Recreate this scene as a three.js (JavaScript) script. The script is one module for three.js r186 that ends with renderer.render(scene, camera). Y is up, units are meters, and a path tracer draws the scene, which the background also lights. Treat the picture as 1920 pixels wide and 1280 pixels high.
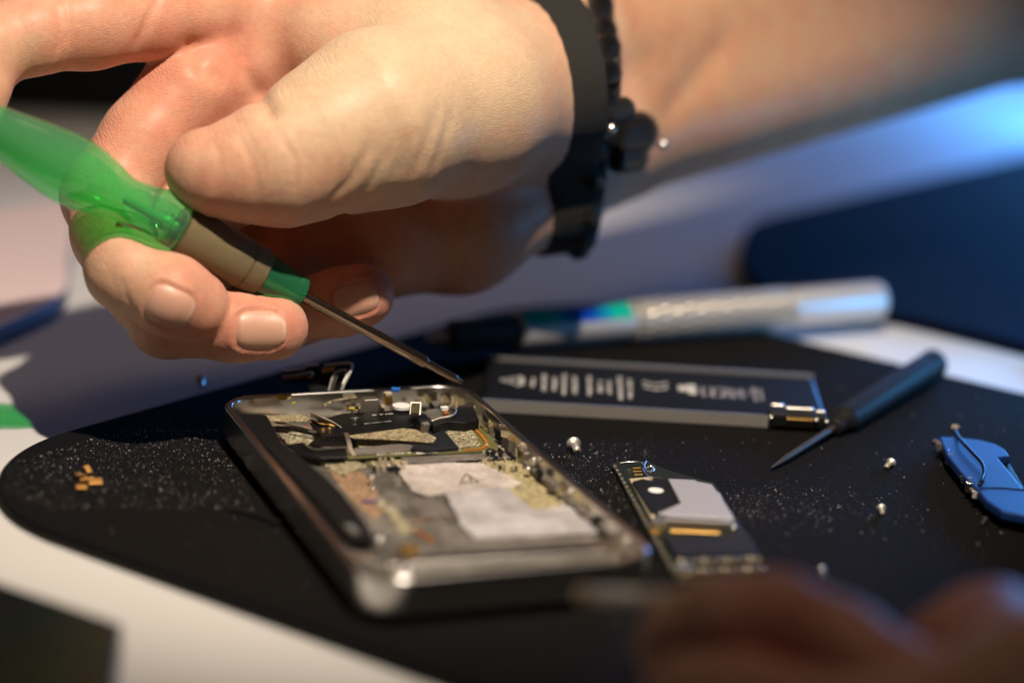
import * as THREE from 'three';
import { RoundedBoxGeometry } from 'three/addons/geometries/RoundedBoxGeometry.js';
import { mergeGeometries, mergeVertices } from 'three/addons/utils/BufferGeometryUtils.js';
import { ImprovedNoise } from 'three/addons/math/ImprovedNoise.js';
import { RectAreaLightUniformsLib } from 'three/addons/lights/RectAreaLightUniformsLib.js';

// ------------------------------------------------------------------ camera, light, exposure
const MM = 0.001;
const scene = new THREE.Scene();
const V = (x, y, z) => new THREE.Vector3(x, y, z);
const PITCH = 0.27377, ROLL = 0.05322, FPX = 4550.7;
const EYE = V(0, 0.17362, 0);
const FWD = V(0, -Math.sin(PITCH), -Math.cos(PITCH));
const UP0 = V(0, Math.cos(PITCH), -Math.sin(PITCH));
const RIGHT = V(Math.cos(ROLL), 0, 0).addScaledVector(UP0, Math.sin(ROLL));
const CUP = V(-Math.sin(ROLL), 0, 0).addScaledVector(UP0, Math.cos(ROLL));
const camera = new THREE.PerspectiveCamera(2 * Math.atan(640 / FPX) * 180 / Math.PI, 1024 / 682, 0.02, 20);
camera.position.copy(EYE);
camera.up.copy(CUP);
camera.lookAt(EYE.clone().add(FWD));
camera.focus = 0.535;
camera.userData.fStop = 4.5;

const renderer = new THREE.WebGLRenderer({ antialias: true });
renderer.toneMapping = THREE.LinearToneMapping;
renderer.toneMappingExposure = 1.0;
renderer.shadowMap.enabled = true;
scene.background = new THREE.Color().setRGB(0.009, 0.008, 0.009);   // the dim unlit room
RectAreaLightUniformsLib.init();

const LAMP = V(0.055, 0.47, -0.30), LAMP_AIM = V(-0.035, 0, -0.58);
const SCREEN = V(0.33, 0.13, -1.14), SCREEN_AIM = V(0.14, 0.13, -0.6);

// ------------------------------------------------------------------ helpers
let seed = 7;
const rnd = () => { seed = (seed * 1664525 + 1013904223) >>> 0; return seed / 4294967296; };
const rr = (a, b) => a + (b - a) * rnd();
const noise = new ImprovedNoise();
const fbm = (x, y, z, o = 4) => { let s = 0, a = 0.5; for (let i = 0; i < o; i++) { s += a * noise.noise(x, y, z); x *= 2.03; y *= 2.03; z *= 2.03; a *= 0.5; } return s; };
const rayDir = (px, py) => V(0, 0, 0).addScaledVector(RIGHT, (px - 960) / FPX).addScaledVector(CUP, -(py - 640) / FPX).add(FWD);
/** a point seen in direction (px, py) of the photograph at a depth in millimetres */
const at = (px, py, d) => EYE.clone().addScaledVector(rayDir(px, py), d * MM);
/** a point of the horizontal plane y = h millimetres */
const onY = (px, py, h) => { const d = rayDir(px, py); return EYE.clone().addScaledVector(d, (h * MM - EYE.y) / d.y); };

const used = {};
const numbered = (n) => { const k = used[n] = (used[n] ?? -1) + 1; return k ? `${n}_${String(k).padStart(3, '0')}` : n; };
function tag(o, label, category, group) { o.userData.label = label; o.userData.category = category; if (group) o.userData.group = group; return o; }
function thing(name, label, category, pos = V(0, 0, 0), yaw = 0, group) {
  const o = new THREE.Group(); o.name = numbered(name); o.position.copy(pos); o.rotation.y = yaw; scene.add(o); o.updateMatrixWorld(true);
  return tag(o, label, category, group);
}
function part(parent, name, geo, mat) {
  const m = new THREE.Mesh(geo, mat); m.name = name; m.castShadow = m.receiveShadow = true; parent.add(m); return m;
}
function single(name, geo, mat, label, category, group) { const m = part(scene, numbered(name), geo, mat); return tag(m, label, category, group); }
function structure(name, geo, mat) { const m = part(scene, name, geo, mat); m.userData.kind = 'structure'; return m; }
const std = (o) => new THREE.MeshStandardMaterial(o);
const phys = (o) => new THREE.MeshPhysicalMaterial(o);
const lin = (r, g, b) => new THREE.Color().setRGB(r, g, b);
/** square float texture from a function of (u, v) returning [r, g, b] 0..1 */
function tex(n, fn, repeat = 1, srgb = false) {
  const d = new Uint8Array(n * n * 4);
  for (let y = 0; y < n; y++) for (let x = 0; x < n; x++) { const c = fn(x / n, y / n); for (let k = 0; k < 3; k++) d[(y * n + x) * 4 + k] = Math.max(0, Math.min(255, c[k] * 255)); d[(y * n + x) * 4 + 3] = 255; }
  const t = new THREE.DataTexture(d, n, n); t.wrapS = t.wrapT = THREE.RepeatWrapping; t.magFilter = THREE.LinearFilter; t.repeat.set(repeat, repeat); if (srgb) t.colorSpace = THREE.SRGBColorSpace; t.needsUpdate = true; return t;
}
function canvasTex(w, h, draw, srgb = true) {
  const c = document.createElement('canvas'); c.width = w; c.height = h; const x = c.getContext('2d'); draw(x, w, h);
  const t = new THREE.CanvasTexture(c); if (srgb) t.colorSpace = THREE.SRGBColorSpace; return t;
}
/** periodic value noise for tiling textures */
function tileNoise(cells, s) {
  const g = new Float32Array(cells * cells); let k = s; for (let i = 0; i < g.length; i++) { k = (k * 1664525 + 1013904223) >>> 0; g[i] = k / 4294967296; }
  return (u, v) => { const x = u * cells, y = v * cells, i = Math.floor(x), j = Math.floor(y); let a = x - i, b = y - j; a = a * a * (3 - 2 * a); b = b * b * (3 - 2 * b); const G = (p, q) => g[((q % cells + cells) % cells) * cells + ((p % cells + cells) % cells)]; return (G(i, j) * (1 - a) + G(i + 1, j) * a) * (1 - b) + (G(i, j + 1) * (1 - a) + G(i + 1, j + 1) * a) * b; };
}
/** uv in metres from the two widest local axes */
function planarUV(g, ax = 'x', ay = 'z') {
  const p = g.attributes.position, n = p.count, uv = new Float32Array(n * 2), f = { x: 'getX', y: 'getY', z: 'getZ' };
  for (let i = 0; i < n; i++) { uv[2 * i] = p[f[ax]](i); uv[2 * i + 1] = p[f[ay]](i); }
  g.setAttribute('uv', new THREE.BufferAttribute(uv, 2)); return g;
}
/** horizontal slab from a local xz outline (metres), between heights y0 and y1 (metres), bevelled */
function slab(pts, y0, y1, bevel = 0.0002, holes = [], curve = 6) {
  const s = Array.isArray(pts) ? new THREE.Shape(pts.map(([x, z]) => new THREE.Vector2(x, -z))) : pts;
  for (const h of holes) s.holes.push(h);
  const g = new THREE.ExtrudeGeometry(s, { depth: Math.max(1e-5, y1 - y0 - 2 * bevel), bevelEnabled: bevel > 0, bevelThickness: bevel, bevelSize: bevel, bevelOffset: -bevel, bevelSegments: 3, curveSegments: curve });
  g.rotateX(-Math.PI / 2); g.translate(0, y0 + bevel, 0);
  return planarUV(g);
}
function roundRect(w, l, r, P = THREE.Shape) {
  const s = new P(), x = w / 2, y = l / 2;
  s.moveTo(-x + r, -y); s.lineTo(x - r, -y); s.absarc(x - r, -y + r, r, -Math.PI / 2, 0); s.lineTo(x, y - r); s.absarc(x - r, y - r, r, 0, Math.PI / 2);
  s.lineTo(-x + r, y); s.absarc(-x + r, y - r, r, Math.PI / 2, Math.PI); s.lineTo(-x, -y + r); s.absarc(-x + r, -y + r, r, Math.PI, Math.PI * 1.5);
  return s;
}
const toLocal = (g, v) => g.worldToLocal(v.clone());
/** outline traced on the plane y = h mm, in the group's own axes */
const traced = (g, px, h) => px.map(([x, y]) => { const p = toLocal(g, onY(x, y, h)); return [p.x, p.z]; });
/** tube along local points with a radius in metres */
function tube(pts, r, seg = 24, rad = 8) { return new THREE.TubeGeometry(new THREE.CatmullRomCurve3(pts), seg, r, rad, false); }
/** a flat strip (ribbon with thickness) along points, with a fixed side vector */
function ribbon(pts, side, w, t, seg = 20) {
  const c = new THREE.CatmullRomCurve3(pts), pos = [], idx = [], uv = [];
  const L = c.getLength();
  for (let i = 0; i <= seg; i++) {
    const p = c.getPointAt(i / seg), tan = c.getTangentAt(i / seg), s = side.clone().addScaledVector(tan, -side.dot(tan)).normalize(), n = s.clone().cross(tan).normalize();
    for (const [a, b] of [[-1, -1], [1, -1], [1, 1], [-1, 1]]) { const q = p.clone().addScaledVector(s, a * w / 2).addScaledVector(n, b * t / 2); pos.push(q.x, q.y, q.z); uv.push(i / seg * L, a * w / 2); }
    if (i < seg) for (let k = 0; k < 4; k++) { const a = i * 4 + k, b = i * 4 + (k + 1) % 4; idx.push(a, b, b + 4, a, b + 4, a + 4); }
  }
  idx.push(0, 2, 1, 0, 3, 2); const e = seg * 4; idx.push(e, e + 1, e + 2, e, e + 2, e + 3);
  let g = new THREE.BufferGeometry(); g.setAttribute('position', new THREE.Float32BufferAttribute(pos, 3)); g.setAttribute('uv', new THREE.Float32BufferAttribute(uv, 2)); g.setIndex(idx);
  g = g.toNonIndexed(); g.computeVertexNormals(); return g;
}
/** lathe along a world segment: profile [[t mm from a, r mm], ...] */
function turned(a, dir, profile, seg = 40) {
  const g = new THREE.LatheGeometry(profile.map(([t, r]) => new THREE.Vector2(Math.max(r, 0.0001) * MM, t * MM)), seg);
  g.applyQuaternion(new THREE.Quaternion().setFromUnitVectors(V(0, 1, 0), dir)); g.translate(a.x, a.y, a.z); return g;
}
const rbox = (w, h, d, r = 0.0002, s = 2) => new RoundedBoxGeometry(w, h, d, s, Math.min(r, w / 2.1, h / 2.1, d / 2.1));
const place = (g, x, y, z, yaw = 0, tilt = 0) => { g.rotateX(tilt); g.rotateY(yaw); g.translate(x, y, z); return g; };

// ------------------------------------------------------------------ textures and materials
const n8 = tileNoise(8, 11), n32 = tileNoise(32, 5), n128 = tileNoise(128, 9), n256 = tileNoise(256, 21), n512 = tileNoise(512, 33);
const fineBump = tex(512, (u, v) => { const k = 0.5 * n512(u, v) + 0.3 * n256(u, v) + 0.2 * n128(u, v); return [k, k, k]; });
const rep = (t, r) => { const c = t.clone(); c.repeat.set(r, r); c.needsUpdate = true; return c; };
const scratch = tex(512, (u, v) => { let k = 0.45 * n32(u, v * 0.25) + 0.35 * n512(u * 0.25, v) + 0.2 * n128(u, v); return [k, 0.55 + 0.45 * k, k]; });

const M = {};
M.table = std({ color: lin(0.60, 0.585, 0.57), roughness: 0.55, bumpMap: rep(fineBump, 20), bumpScale: 0.00005 });
M.mat = phys({ color: lin(0.0048, 0.0042, 0.0042), roughness: 0.9, specularIntensity: 0.2, bumpMap: rep(fineBump, 12), bumpScale: 0.0003 });
M.matSide = std({ color: lin(0.012, 0.011, 0.011), roughness: 0.9 });
M.steel = phys({ color: lin(0.74, 0.72, 0.68), metalness: 1, roughness: 0.23 });
M.steelRough = std({ color: lin(0.52, 0.47, 0.40), metalness: 1, roughness: 0.45, bumpMap: rep(fineBump, 60), bumpScale: 0.00003 });
M.bright = std({ color: lin(0.85, 0.83, 0.78), metalness: 1, roughness: 0.25 });
M.gold = std({ color: lin(0.75, 0.47, 0.14), metalness: 1, roughness: 0.32 });
M.copper = std({ color: lin(0.62, 0.25, 0.08), metalness: 0.7, roughness: 0.4 });
M.blackGlass = phys({ color: lin(0.006, 0.006, 0.008), roughness: 0.08, clearcoat: 0.6 });
M.blackPlastic = phys({ color: lin(0.008, 0.008, 0.0085), roughness: 0.45, specularIntensity: 0.4, bumpMap: rep(fineBump, 60), bumpScale: 0.00003 });
M.blackFlex = phys({ color: lin(0.007, 0.007, 0.008), roughness: 0.34, specularIntensity: 0.5 });
M.olivePcb = std({ color: lin(0.12, 0.115, 0.035), roughness: 0.42 });
M.greenPcb = std({ color: lin(0.06, 0.10, 0.05), roughness: 0.4 });
M.white = std({ color: lin(0.78, 0.76, 0.72), roughness: 0.5 });
M.beige = std({ color: lin(0.45, 0.38, 0.27), roughness: 0.5 });

// ------------------------------------------------------------------ table and mat
structure('table_top', planarUV(place(new THREE.BoxGeometry(2.4, 0.03, 2.6), 0, -0.015, -0.6)), M.table);

const MAT_YAW = -0.92847;   // direction of the mat's left edge in the xz plane
const ma = new THREE.Vector2(Math.cos(MAT_YAW), Math.sin(MAT_YAW)), mb = new THREE.Vector2(-ma.y, ma.x);
{
  const W = 0.238, L = 0.30, a0 = 0.308, b0 = -0.3867;
  const cx = ma.x * (a0 + W / 2) + mb.x * (b0 + L / 2), cz = ma.y * (a0 + W / 2) + mb.y * (b0 + L / 2);
  const g = thing('work_mat', 'black fabric work mat with rounded corners on the white table', 'mat', V(cx, 0, cz), -Math.atan2(ma.y, ma.x));
  part(g, 'rubber_base', slab(roundRect(W, L, 0.046), 0.0002, 0.0018, 0.0003, [], 20), M.matSide);
  part(g, 'fabric_top', slab(roundRect(W, L, 0.046), 0.00182, 0.003, 0.0006, [], 20), M.mat);
}

// ------------------------------------------------------------------ signed distance bodies (hands)
function meshBody(prims, cell, opts = {}) {
  // prims: {a, b, ra, rb, g}; g 0 is the palm, others are separate finger chains
  const P = prims.map((p) => { const ab = p.b.clone().sub(p.a); return { ax: p.a.x / MM, ay: p.a.y / MM, az: p.a.z / MM, bx: ab.x / MM, by: ab.y / MM, bz: ab.z / MM, il: 1 / Math.max(1e-9, ab.lengthSq() / MM / MM), ra: p.ra, dr: p.rb - p.ra, g: p.g, k: p.k ?? 0 }; });
  const NG = Math.max(...P.map((p) => p.g)) + 1, dist = (p, x, y, z) => {
    const px = x - p.ax, py = y - p.ay, pz = z - p.az; let h = (px * p.bx + py * p.by + pz * p.bz) * p.il; h = h < 0 ? 0 : h > 1 ? 1 : h;
    const dx = px - h * p.bx, dy = py - h * p.by, dz = pz - h * p.bz; return Math.sqrt(dx * dx + dy * dy + dz * dz) - p.ra - h * p.dr;
  };
  const smin = (a, b, k) => { const h = Math.max(k - Math.abs(a - b), 0); return Math.min(a, b) - h * h / (4 * k); };
  const kIn = opts.kIn ?? [7, 2.5], kOut = opts.kOut ?? 1.3, acc = new Float64Array(NG);
  const evalSet = (set, x, y, z) => {
    acc.fill(1e3);
    for (let i = 0; i < set.length; i++) { const p = set[i], d = dist(p, x, y, z); acc[p.g] = acc[p.g] > 900 ? d : smin(acc[p.g], d, p.g ? kIn[1] : kIn[0]); }
    let d = acc[0]; for (let g = 1; g < NG; g++) if (acc[g] < 900) d = d > 900 ? acc[g] : smin(d, acc[g], kOut);
    return d;
  };
  const full = (x, y, z) => evalSet(P, x, y, z);
  let lo = [1e9, 1e9, 1e9], hi = [-1e9, -1e9, -1e9];
  for (const p of P) for (const [q, r] of [[[p.ax, p.ay, p.az], p.ra], [[p.ax + p.bx, p.ay + p.by, p.az + p.bz], p.ra + p.dr]]) for (let c = 0; c < 3; c++) { lo[c] = Math.min(lo[c], q[c] - r - 4); hi[c] = Math.max(hi[c], q[c] + r + 4); }
  const B = 8, bs = B * cell, half = bs * Math.sqrt(3) / 2, nb = [0, 1, 2].map((c) => Math.ceil((hi[c] - lo[c]) / bs));
  const verts = [], ids = new Map(), blocks = [], nx = nb[0] * B + 3, ny = nb[1] * B + 3, key = (i, j, k) => (k * ny + j) * nx + i;
  const S = B + 1;
  for (let bz = 0; bz < nb[2]; bz++) for (let by = 0; by < nb[1]; by++) for (let bx = 0; bx < nb[0]; bx++) {
    const cx = lo[0] + (bx + 0.5) * bs, cy = lo[1] + (by + 0.5) * bs, cz = lo[2] + (bz + 0.5) * bs, d0 = full(cx, cy, cz);
    if (Math.abs(d0) > half * 1.25 + 1) continue;
    const set = P.filter((p) => dist(p, cx, cy, cz) < half * 2 + 9);
    const f = new Float32Array(S * S * S);
    for (let k = 0; k < S; k++) for (let j = 0; j < S; j++) for (let i = 0; i < S; i++) f[(k * S + j) * S + i] = evalSet(set, lo[0] + (bx * B + i) * cell, lo[1] + (by * B + j) * cell, lo[2] + (bz * B + k) * cell);
    blocks.push([bx, by, bz, f]);
    for (let k = 0; k < B; k++) for (let j = 0; j < B; j++) for (let i = 0; i < B; i++) {
      let m = 0, n = 0, sx = 0, sy = 0, sz = 0; const c = [];
      for (let q = 0; q < 8; q++) { const v = f[((k + (q >> 2)) * S + j + ((q >> 1) & 1)) * S + i + (q & 1)]; c.push(v); if (v < 0) m |= 1 << q; }
      if (m === 0 || m === 255) continue;
      for (const [q, w] of EDGES) { if (((m >> q) & 1) === ((m >> w) & 1)) continue; const t = c[q] / (c[q] - c[w]); sx += (q & 1) + t * ((w & 1) - (q & 1)); sy += ((q >> 1) & 1) + t * (((w >> 1) & 1) - ((q >> 1) & 1)); sz += (q >> 2) + t * ((w >> 2) - (q >> 2)); n++; }
      const gi = bx * B + i, gj = by * B + j, gk = bz * B + k;
      ids.set(key(gi, gj, gk), verts.length / 3);
      verts.push(lo[0] + (gi + sx / n) * cell, lo[1] + (gj + sy / n) * cell, lo[2] + (gk + sz / n) * cell);
    }
  }
  const idx = [];
  for (const [bx, by, bz, f] of blocks) for (let k = 0; k < B; k++) for (let j = 0; j < B; j++) for (let i = 0; i < B; i++) {
    const v0 = f[(k * S + j) * S + i] < 0, gi = bx * B + i, gj = by * B + j, gk = bz * B + k;
    for (let ax = 0; ax < 3; ax++) {
      const v1 = f[((k + (ax === 2)) * S + j + (ax === 1)) * S + i + (ax === 0)] < 0; if (v0 === v1) continue;
      const o = ax === 0 ? [[0, -1, -1], [0, 0, -1], [0, 0, 0], [0, -1, 0]] : ax === 1 ? [[-1, 0, -1], [-1, 0, 0], [0, 0, 0], [0, 0, -1]] : [[-1, -1, 0], [0, -1, 0], [0, 0, 0], [-1, 0, 0]];
      const q = o.map(([a, b, c]) => ids.get(key(gi + a, gj + b, gk + c))); if (q.some((x) => x === undefined)) continue;
      if (v0) idx.push(q[0], q[1], q[2], q[0], q[2], q[3]); else idx.push(q[0], q[2], q[1], q[0], q[3], q[2]);
    }
  }
  const grad = (x, y, z) => { const e = 0.2; return V(full(x + e, y, z) - full(x - e, y, z), full(x, y + e, z) - full(x, y - e, z), full(x, y, z + e) - full(x, y, z - e)).normalize(); };
  const field = (v) => full(v.x / MM, v.y / MM, v.z / MM);           // metres in, millimetres out
  const march = (o, dir, far = 1.2) => { let t = 0; const d = dir.clone().normalize(); for (let i = 0; i < 300 && t < far; i++) { const q = o.clone().addScaledVector(d, t), s = field(q); if (s < 0.01) return q; t += Math.max(s * 0.7, 0.02) * MM; } return null; };
  const normalAt = (v) => grad(v.x / MM, v.y / MM, v.z / MM);
  return { verts, idx, field, march, normalAt, see: (px, py) => march(EYE.clone().addScaledVector(rayDir(px, py), 0.25), rayDir(px, py)) };
}
const EDGES = [[0, 1], [2, 3], [4, 5], [6, 7], [0, 2], [1, 3], [4, 6], [5, 7], [0, 4], [1, 5], [2, 6], [3, 7]];
/** chain of [px, py, depth mm, radius mm] */
const chain = (pts, g) => pts.slice(1).map((q, i) => ({ a: at(pts[i][0], pts[i][1], pts[i][2]), b: at(q[0], q[1], q[2]), ra: pts[i][3], rb: q[3], g }));

function skin(body, creases, spots, tone, nails = [], tan = null) {
  const { verts, idx } = body, n = verts.length / 3;
  let g = new THREE.BufferGeometry(); const pos = new Float32Array(verts.length); for (let i = 0; i < pos.length; i++) pos[i] = verts[i] * MM;
  g.setAttribute('position', new THREE.BufferAttribute(pos, 3)); g.setIndex(idx); g.computeVertexNormals();
  const nor = g.attributes.normal.array, col = new Float32Array(n * 3), push = new Float32Array(n);
  // creases: polylines seen on the surface, [points px, width mm, depth mm]
  for (const [pl, w, dep] of creases) {
    const c3 = []; for (let s = 0; s < pl.length - 1; s++) for (let k = 0; k < 8; k++) { const t = k / 8, h = body.see(pl[s][0] + (pl[s + 1][0] - pl[s][0]) * t, pl[s][1] + (pl[s + 1][1] - pl[s][1]) * t); if (h) c3.push([h.x / MM, h.y / MM, h.z / MM]); }
    if (c3.length < 2) continue;
    const lo = [0, 1, 2].map((c) => Math.min(...c3.map((q) => q[c])) - 3 * w), hi = [0, 1, 2].map((c) => Math.max(...c3.map((q) => q[c])) + 3 * w);
    for (let i = 0; i < n; i++) {
      const x = verts[3 * i], y = verts[3 * i + 1], z = verts[3 * i + 2]; if (x < lo[0] || x > hi[0] || y < lo[1] || y > hi[1] || z < lo[2] || z > hi[2]) continue;
      let best = 1e9, bt = 0;
      for (let s = 0; s < c3.length - 1; s++) { const A = c3[s], Bq = c3[s + 1], ux = Bq[0] - A[0], uy = Bq[1] - A[1], uz = Bq[2] - A[2], l = ux * ux + uy * uy + uz * uz || 1e-9; let h = ((x - A[0]) * ux + (y - A[1]) * uy + (z - A[2]) * uz) / l; h = Math.max(0, Math.min(1, h)); const d = (x - A[0] - h * ux) ** 2 + (y - A[1] - h * uy) ** 2 + (z - A[2] - h * uz) ** 2; if (d < best) { best = d; bt = (s + h) / (c3.length - 1); } }
      const e = Math.exp(-best / (w * w)) * Math.min(1, 4 * bt, 4 * (1 - bt)); push[i] -= dep * e;
    }
  }
  for (const { c, nrm, ax, side, hl, hw } of nails) for (let i = 0; i < n; i++) {      // fold of skin round each nail
    const x = verts[3 * i] - c.x / MM, y = verts[3 * i + 1] - c.y / MM, z = verts[3 * i + 2] - c.z / MM; if (x * x + y * y + z * z > 120) continue;
    if (nor[3 * i] * nrm.x + nor[3 * i + 1] * nrm.y + nor[3 * i + 2] * nrm.z < 0.1) continue;
    const u = (x * ax.x + y * ax.y + z * ax.z) / hl, v = (x * side.x + y * side.y + z * side.z) / hw, e = (Math.abs(u) ** 3 + Math.abs(v) ** 3) ** (1 / 3);
    const rim = Math.exp(-(((e - 1.13) / 0.11) ** 2)), bed = e < 1 ? 1 : Math.exp(-(((e - 1) / 0.05) ** 2)); push[i] += (u > 0.75 ? 0.08 : 0.3) * rim - 0.12 * bed;
  }
  const sp = spots.map(([x, y, d, r, k]) => { const q = at(x, y, d); return [q.x / MM, q.y / MM, q.z / MM, r, k]; });
  for (let i = 0; i < n; i++) {
    const x = verts[3 * i], y = verts[3 * i + 1], z = verts[3 * i + 2];
    let m = 0.045 * fbm(x * 0.55, y * 0.55, z * 0.55, 3);                        // soft unevenness
    const cellular = Math.abs(noise.noise(x * 1.1 + 3, y * 1.1, z * 1.1)) + 0.6 * Math.abs(noise.noise(x * 1.9, y * 1.9 + 9, z * 1.9)); m += 0.045 * (cellular - 0.3) * 0.5;   // skin lines
    push[i] += m;
    let red = 0; for (const s of sp) { const d2 = (x - s[0]) ** 2 + (y - s[1]) ** 2 + (z - s[2]) ** 2; red += s[4] * Math.exp(-d2 / (s[3] * s[3])); }
    red = Math.max(-0.6, Math.min(1, red + 0.12 + 0.8 * fbm(x * 0.09, y * 0.09, z * 0.09, 3) + 0.45 * fbm(x * 0.35 + 7, y * 0.35, z * 0.35, 2)));
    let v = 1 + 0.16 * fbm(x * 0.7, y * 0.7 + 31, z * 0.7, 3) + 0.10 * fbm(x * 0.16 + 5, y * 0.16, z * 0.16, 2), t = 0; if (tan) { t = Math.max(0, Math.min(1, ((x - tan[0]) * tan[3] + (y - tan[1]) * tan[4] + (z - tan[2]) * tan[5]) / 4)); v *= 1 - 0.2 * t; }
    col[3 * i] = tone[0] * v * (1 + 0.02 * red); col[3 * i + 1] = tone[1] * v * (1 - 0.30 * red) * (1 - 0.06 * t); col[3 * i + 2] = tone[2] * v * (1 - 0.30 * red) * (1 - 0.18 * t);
  }
  for (let i = 0; i < n; i++) for (let c = 0; c < 3; c++) pos[3 * i + c] += nor[3 * i + c] * push[i] * MM;
  g.setAttribute('color', new THREE.BufferAttribute(col, 3)); g.computeVertexNormals();
  const uv = new Float32Array(n * 2); for (let i = 0; i < n; i++) { uv[2 * i] = pos[3 * i] - 0.35 * pos[3 * i + 2]; uv[2 * i + 1] = pos[3 * i + 1] + 0.35 * pos[3 * i + 2]; } g.setAttribute('uv', new THREE.BufferAttribute(uv, 2));   // metres; only for the fine relief
  return g;
}
const pores = (() => { // net of fine skin lines: edges of jittered cells, tiling
  const N = 34, pt = []; for (let i = 0; i < N * N; i++) pt.push(rnd(), rnd());
  return tex(1024, (u, v) => { const x = u * N, y = v * N, i = Math.floor(x), j = Math.floor(y); let a = 9, b = 9; for (let q = -1; q <= 1; q++) for (let p = -1; p <= 1; p++) { const k = (((j + q + N) % N) * N + (i + p + N) % N) * 2, dx = i + p + pt[k] - x, dy = j + q + pt[k + 1] - y, d = dx * dx * 0.8 + dy * dy; if (d < a) { b = a; a = d; } else if (d < b) b = d; } const e = Math.sqrt(b) - Math.sqrt(a), w = Math.abs(n32(u + 0.04 * n8(v, u), v) - 0.5) * 5, l = Math.abs(n32(v + 0.35, u) - 0.5) * 6, k = Math.min(1, e * 2.6) * (0.25 + 0.45 * n8(u, v)) + 0.2 * n512(u, v) + 0.22 * Math.min(1, w) + 0.18 * Math.min(1, l); return [k, k, k]; });
})();
M.skin = phys({ color: 0xffffff, vertexColors: true, roughness: 1, clearcoat: 0.35, clearcoatRoughness: 0.42, transmission: 0.08, thickness: 0, bumpMap: rep(pores, 50), bumpScale: 0.00012 });
M.nail = phys({ color: lin(0.60, 0.33, 0.235), roughness: 0.42, clearcoat: 0.12, clearcoatRoughness: 0.3, bumpMap: rep(fineBump, 30), bumpScale: 0.00006 });
M.nailTip = phys({ color: lin(0.62, 0.40, 0.29), roughness: 0.45 });

/** where a nail lies on a finger: centre seen at px, along the finger axis; half length and width mm */
function nailFrame(body, px, axis, hl, hw) {
  const c = body.see(px[0], px[1]), nrm = body.normalAt(c), ax = axis.clone().addScaledVector(nrm, -axis.dot(nrm)).normalize();
  return { c, nrm, ax, side: ax.clone().cross(nrm), hl, hw };
}
function nail(parent, body, { c, nrm, ax, side, hl, hw }) {
  const make = (u0, u1, lift, nu, nv) => {
    const pos = [], idx = [], uv = [];
    for (let i = 0; i <= nu; i++) for (let j = 0; j <= nv; j++) {
      const u = u0 + (u1 - u0) * i / nu, v = -1 + 2 * j / nv, wide = Math.max(0.02, u < 0 ? (1 - Math.min(1, Math.abs(u)) ** 2.8) ** (1 / 2.8) : (1 - 0.86 * Math.min(1, Math.abs(u / 1.06)) ** 4) ** (1 / 2.6));
      const o = c.clone().addScaledVector(ax, u * hl * MM).addScaledVector(side, v * wide * hw * MM).addScaledVector(nrm, 0.006);
      const h = body.march(o, nrm.clone().negate(), 0.03) ?? o.clone().addScaledVector(nrm, -0.006);
      const e = Math.max(Math.abs(v) ** 6, u < -0.85 ? 1 : 0), bow = 0.26 * (1 - v * v);
      h.addScaledVector(nrm, (lift + bow - 0.55 * e) * MM); pos.push(h.x, h.y, h.z); uv.push(u * hl * MM, v * hw * MM);
      if (i < nu && j < nv) { const q = i * (nv + 1) + j; idx.push(q, q + nv + 1, q + 1, q + 1, q + nv + 1, q + nv + 2); }
    }
    const g = new THREE.BufferGeometry(); g.setAttribute('position', new THREE.Float32BufferAttribute(pos, 3)); g.setAttribute('uv', new THREE.Float32BufferAttribute(uv, 2)); g.setIndex(idx); g.computeVertexNormals(); return g;
  };
  const plate = part(parent, 'fingernail', make(-1, 0.9, 0.12, 22, 18), M.nail);
  part(plate, 'nail_edge', make(0.9, 1.04, 0.14, 3, 18), M.nailTip);
}

// ------------------------------------------------------------------ the hand that holds the screwdriver
const F = {
  thumb: [[705, 225, 531.6, 18.43], [600, 270, 525.7, 14.55], [520, 306, 522.7, 12.23], [452, 318, 520.7, 10.38], [400, 321, 519.8, 9.12], [381, 318, 519.8, 8.15]],
  index: [[540, 10, 572.3, 12.62], [400, 18, 557.8, 10.48], [285, 30, 546.1, 9.61], [165, 44, 536.4, 9.90], [60, 62, 529.7, 8.83], [-25, 90, 524.7, 8.54], [-55, 170, 520.9, 7.57], [-60, 215, 519.9, 6.60]],
  middle: [[500, 110, 572.3, 12.62], [355, 165, 552.9, 10.67], [270, 262, 548.0, 9.70], [198, 368, 543.2, 9.79], [212, 440, 531.6, 8.92], [236, 508, 521.9, 8.44], [318, 552, 519.9, 8.63], [362, 572, 522.9, 7.76]],
  ring: [[560, 250, 574.2, 12.12], [420, 340, 555.8, 11.06], [330, 412, 553.9, 9.70], [252, 482, 553.9, 9.41], [272, 545, 541.3, 8.63], [312, 600, 532.5, 8.05], [440, 610, 529.7, 7.67], [516, 614, 531.6, 7.18]],
  little: [[640, 385, 582.0, 12.62], [540, 448, 576.1, 10.48], [445, 528, 567, 9.12], [490, 570, 562, 8.2], [550, 585, 557, 7.6], [640, 566, 552.5, 7.5], [680, 553, 551.5, 7.15]],
};
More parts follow.
